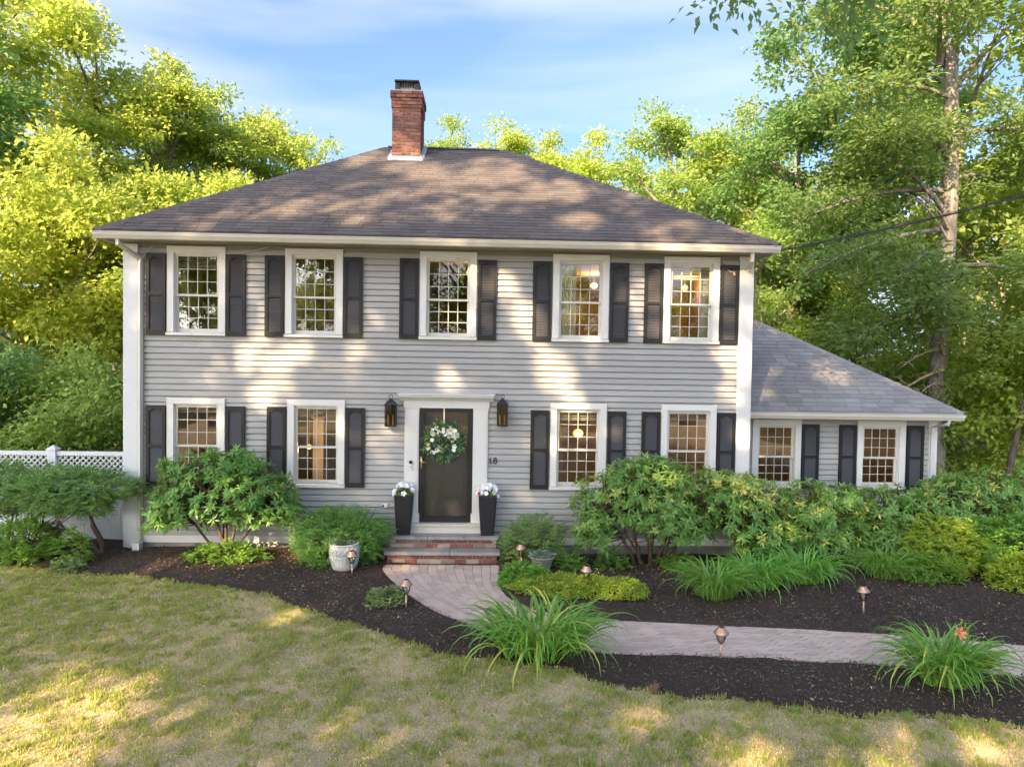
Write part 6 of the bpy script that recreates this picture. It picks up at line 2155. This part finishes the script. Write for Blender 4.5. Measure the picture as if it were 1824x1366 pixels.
# ------------------------------------------------------------------ grass, mulch chips and fallen leaves
rg = np.random.default_rng(91)
def grass():
    n = 600000
    x = rg.uniform(-9.6, 7.6, n); y = rg.uniform(-7.4, -0.6, n)
    lim = edge_y(x) + 0.06 * (vnoise(np.stack([x, y], 1) * 9, 12) - 0.3)
    p2 = np.stack([x, y], 1)
    patch = vnoise(p2 * 0.9, 21) * 0.55 + vnoise(p2 * 2.3, 22) * 0.45          # green vigour
    tuft = 0.5 * vnoise(p2 * 9, 23) + 0.5 * vnoise(p2 * 21, 24)
    rim = np.clip(1 - (edge_y(x) - y) / 0.45, 0, 1)                              # lusher along the bed
    left = np.clip((-x - 1) / 5, 0, 1) * np.clip((y + 5.5) / 3, 0, 1)
    vig = np.clip((patch - 0.5) * 1.0 + 0.42 + 0.10 * np.clip((y + 5.5) / 2, 0, 1) + 0.30 * rim + 0.35 * left, 0, 1)
    green = rg.random(n) < np.clip(vig * 0.82 * (0.30 + 0.95 * (tuft > 0.53)), 0.04, 0.96)
    dens = np.clip(0.36 + 0.45 * vig + 0.5 * (tuft > 0.54) * (0.35 + vig), 0, 1)
    ok = (y < lim) & (rg.random(n) < dens)
    x, y, green, tuft, vig = x[ok], y[ok], green[ok], tuft[ok], vig[ok]
    # separate taller tufts scattered over the thin turf
    m_ = 1150
    tx = rg.uniform(-9.3, 7.3, m_); ty = rg.uniform(-7.2, -0.8, m_)
    per = rg.integers(18, 75, m_)
    ti = np.repeat(np.arange(m_), per)
    rad_ = rg.uniform(0.02, 0.075, m_)[ti]
    ux = tx[ti] + rg.normal(0, 1, len(ti)) * rad_; uy = ty[ti] + rg.normal(0, 1, len(ti)) * rad_ * 0.8
    tall = rg.uniform(0.035, 0.085, m_)[ti]
    okt = uy < edge_y(ux) - 0.02
    ux, uy, tall = ux[okt], uy[okt], tall[okt]
    k0 = len(x)
    x = np.concatenate([x, ux]); y = np.concatenate([y, uy])
    green = np.concatenate([green, rg.random(len(ux)) < 0.9]); tuft = np.concatenate([tuft, np.full(len(ux), 0.6)]); vig = np.concatenate([vig, np.ones(len(ux))])
    n = len(x)
    z = ground_z(x, np.minimum(y, edge_y(x) - .002)) - 0.004
    h = np.where(green, 0.026 + 0.062 * np.clip(tuft - 0.35, 0, 1) * 1.6 * rg.uniform(.5, 1.4, n), rg.uniform(0.010, 0.030, n))
    h[k0:] = tall * rg.uniform(0.6, 1.2, len(ux))
    a = rg.uniform(0, 6.283, n)
    tilt = np.where(green, rg.uniform(0.1, 0.7, n), rg.uniform(0.5, 1.9, n))
    w = rg.uniform(0.0024, 0.0055, n) * np.where(green, 1.15, 1.0)
    wa = rg.uniform(0, 6.283, n)
    wx, wy = np.cos(wa) * w, np.sin(wa) * w
    dx, dy = np.cos(a) * h * tilt, np.sin(a) * h * tilt
    o = np.zeros(n)
    V = np.stack([np.stack([x - wx, y - wy, z], 1), np.stack([x + wx, y + wy, z], 1),
                  np.stack([x + wx * .8 + dx * .35, y + wy * .8 + dy * .35, z + h * 0.6], 1), np.stack([x - wx * .8 + dx * .35, y - wy * .8 + dy * .35, z + h * 0.6], 1),
                  np.stack([x + dx, y + dy, z + h * np.where(tilt > 1.0, 0.5, 0.95)], 1)], 1).reshape(-1, 3)
    idx = np.arange(n)[:, None] * 5
    F = np.concatenate([idx + np.array([[0, 1, 2]]), idx + np.array([[0, 2, 3]]), idx + np.array([[3, 2, 4]])], 0)
    r_ = np.where(green, rg.random(n) * 0.62, 0.66 + rg.random(n) * 0.34)
    r_[k0:] *= np.where(green[k0:], 0.55, 1.0)
    me = np_mesh('grass', V, F, np.repeat(r_, 5))
    return mk('grass', me, 'grass_blade', kind='stuff')
tag(grass(), 'patchy short lawn grass, green tufts between dry straw coloured blades', 'grass')

def chips():
    n = 120000
    x = rg.uniform(-9.6, 10.5, n); y = rg.uniform(-7.0, 0.0, n)
    e = edge_y(x)
    near = 1.0
    jit = 0.05 * rg.normal(0, 1, n)
    ok = (y > e + jit - 0.02) & ~in_path(x, y + 0.0)
    ok &= ~((x > SX0) & (x < SX1) & (y > -0.6))
    ok &= (y < -0.03) | (x < XL) 
    x, y = x[ok], y[ok]
    n = len(x)
    z = bed_z(x, y) + rg.uniform(-0.004, 0.024, n)
    L_ = rg.uniform(0.015, 0.06, n) * rg.uniform(.6, 1.3, n); W_ = rg.uniform(0.006, 0.017, n)
    ax = rg.normal(0, 1, (n, 3)) * np.array([1, 1, 0.35])
    nr = np.array([0, 0, 1]) + rg.normal(0, .6, (n, 3))
    V, F = leaves(np.stack([x, y, z], 1), ax, nr, L_, W_, 0.35, 0.0)
    pale = vnoise(np.stack([x, y], 1) * 1.1, 33)
    r_ = rg.random(n)
    r_ = np.where(pale > 0.62, np.clip(r_ * 0.75 + 0.26, 0, 1), r_ * 0.985)
    me = np_mesh('mulch_chips', V, F, np.repeat(r_, 4))
    return mk('mulch_chips', me, 'mulch_chip', kind='stuff')
tag(chips(), 'loose dark shredded bark mulch spread over the beds', 'mulch')

def spill():
    n = 2600
    x = rg.uniform(-2.2, 9.5, n * 6); y = rg.uniform(-5.6, -0.7, n * 6)
    a = in_path(x, y)
    edge = np.zeros(len(x), bool)
    for k_ in range(8):
        edge |= ~in_path(x + 0.13 * math.cos(k_ * .785), y + 0.13 * math.sin(k_ * .785))
    ok = a & (edge | (rg.random(len(x)) < 0.05)) & (rg.random(len(x)) < 0.5)
    x, y = x[ok], y[ok]; n = len(x)
    s_ = rg.uniform(0.008, 0.03, n)
    V, F = leaves(np.stack([x, y, np.full(n, G + 0.006)], 1), rg.normal(0, 1, (n, 3)) * np.array([1, 1, .1]), np.array([0, 0, 1]) + rg.normal(0, .25, (n, 3)), s_, s_ * 0.35, 0.3, 0.0)
    return mk('mulch_crumbs', np_mesh('mulch_crumbs', V, F, np.repeat(rg.random(n), 4)), 'mulch_chip', kind='stuff')
tag(spill(), 'crumbs of bark mulch spilled along the edges of the walk', 'mulch')

def fallen():
    n = 520
    x = np.concatenate([rg.uniform(-9, 9.5, 520), rg.normal(3.0, 0.5, 90), rg.normal(-4.3, 1.2, 130)]); y = np.concatenate([rg.uniform(-6.9, -0.3, 520), rg.normal(-0.9, 0.2, 90), rg.normal(-1.2, 0.35, 130)])
    ok = ~in_path(x, y) & (y < -0.1) & ~((x > SX0 - .1) & (x < SX1 + .1) & (y > -0.75))
    x, y = x[ok], y[ok]; n = len(x)
    z = np.where(y > edge_y(x), bed_z(x, y), ground_z(x, y)) + 0.012
    s_ = rg.uniform(0.02, 0.07, n)
    V, F = leaves(np.stack([x, y, z], 1), rg.normal(0, 1, (n, 3)) * np.array([1, 1, .15]), np.array([0, 0, 1]) + rg.normal(0, .35, (n, 3)), s_, s_ * 0.5, 0.3, 0.1)
    return mk('fallen_leaves', np_mesh('fallen_leaves', V, F, np.repeat(rg.random(n), 4)), 'dry_leaf', kind='stuff')
tag(fallen(), 'scattered dry brown leaves on the mulch and lawn', 'leaves')
# single large brown oak leaf and a pale twig on the lawn
t = thing('oak_leaf', 'large dry orange brown oak leaf on the edge of the mulch', 'leaf', (1.82, -5.22, G + 0.035))
b = MB()
ol = [(-0.09, 0, 0.0), (-0.05, 0.03, .01), (-0.02, 0.02, .005), (0.01, 0.055, .02), (0.03, 0.025, .008), (0.07, 0.045, .02), (0.06, 0.015, .01), (0.10, 0, .015)]
ol2 = [(x, -y_, z) for x, y_, z in ol[1:-1]][::-1]
b.add(ol + ol2, [tuple(range(len(ol) + len(ol2)))])
b.build('blade', 'dry_leaf', t)
t.rotation_euler = (0.2, -0.2, 0.7)
t = thing('twig', 'pale curved twig lying on the lawn in the middle foreground', 'twig', (0.38, -6.42, G + 0.02))
MB().tube(bez((-0.05, 0.17, 0), (0.12, 0.02, 0.03), (-0.06, -0.14, 0.0), 9), [0.006, .006, .0055, .005, .005, .0045, .004, .003, .002], 5).build('stick', 'dead_wood', t, True)
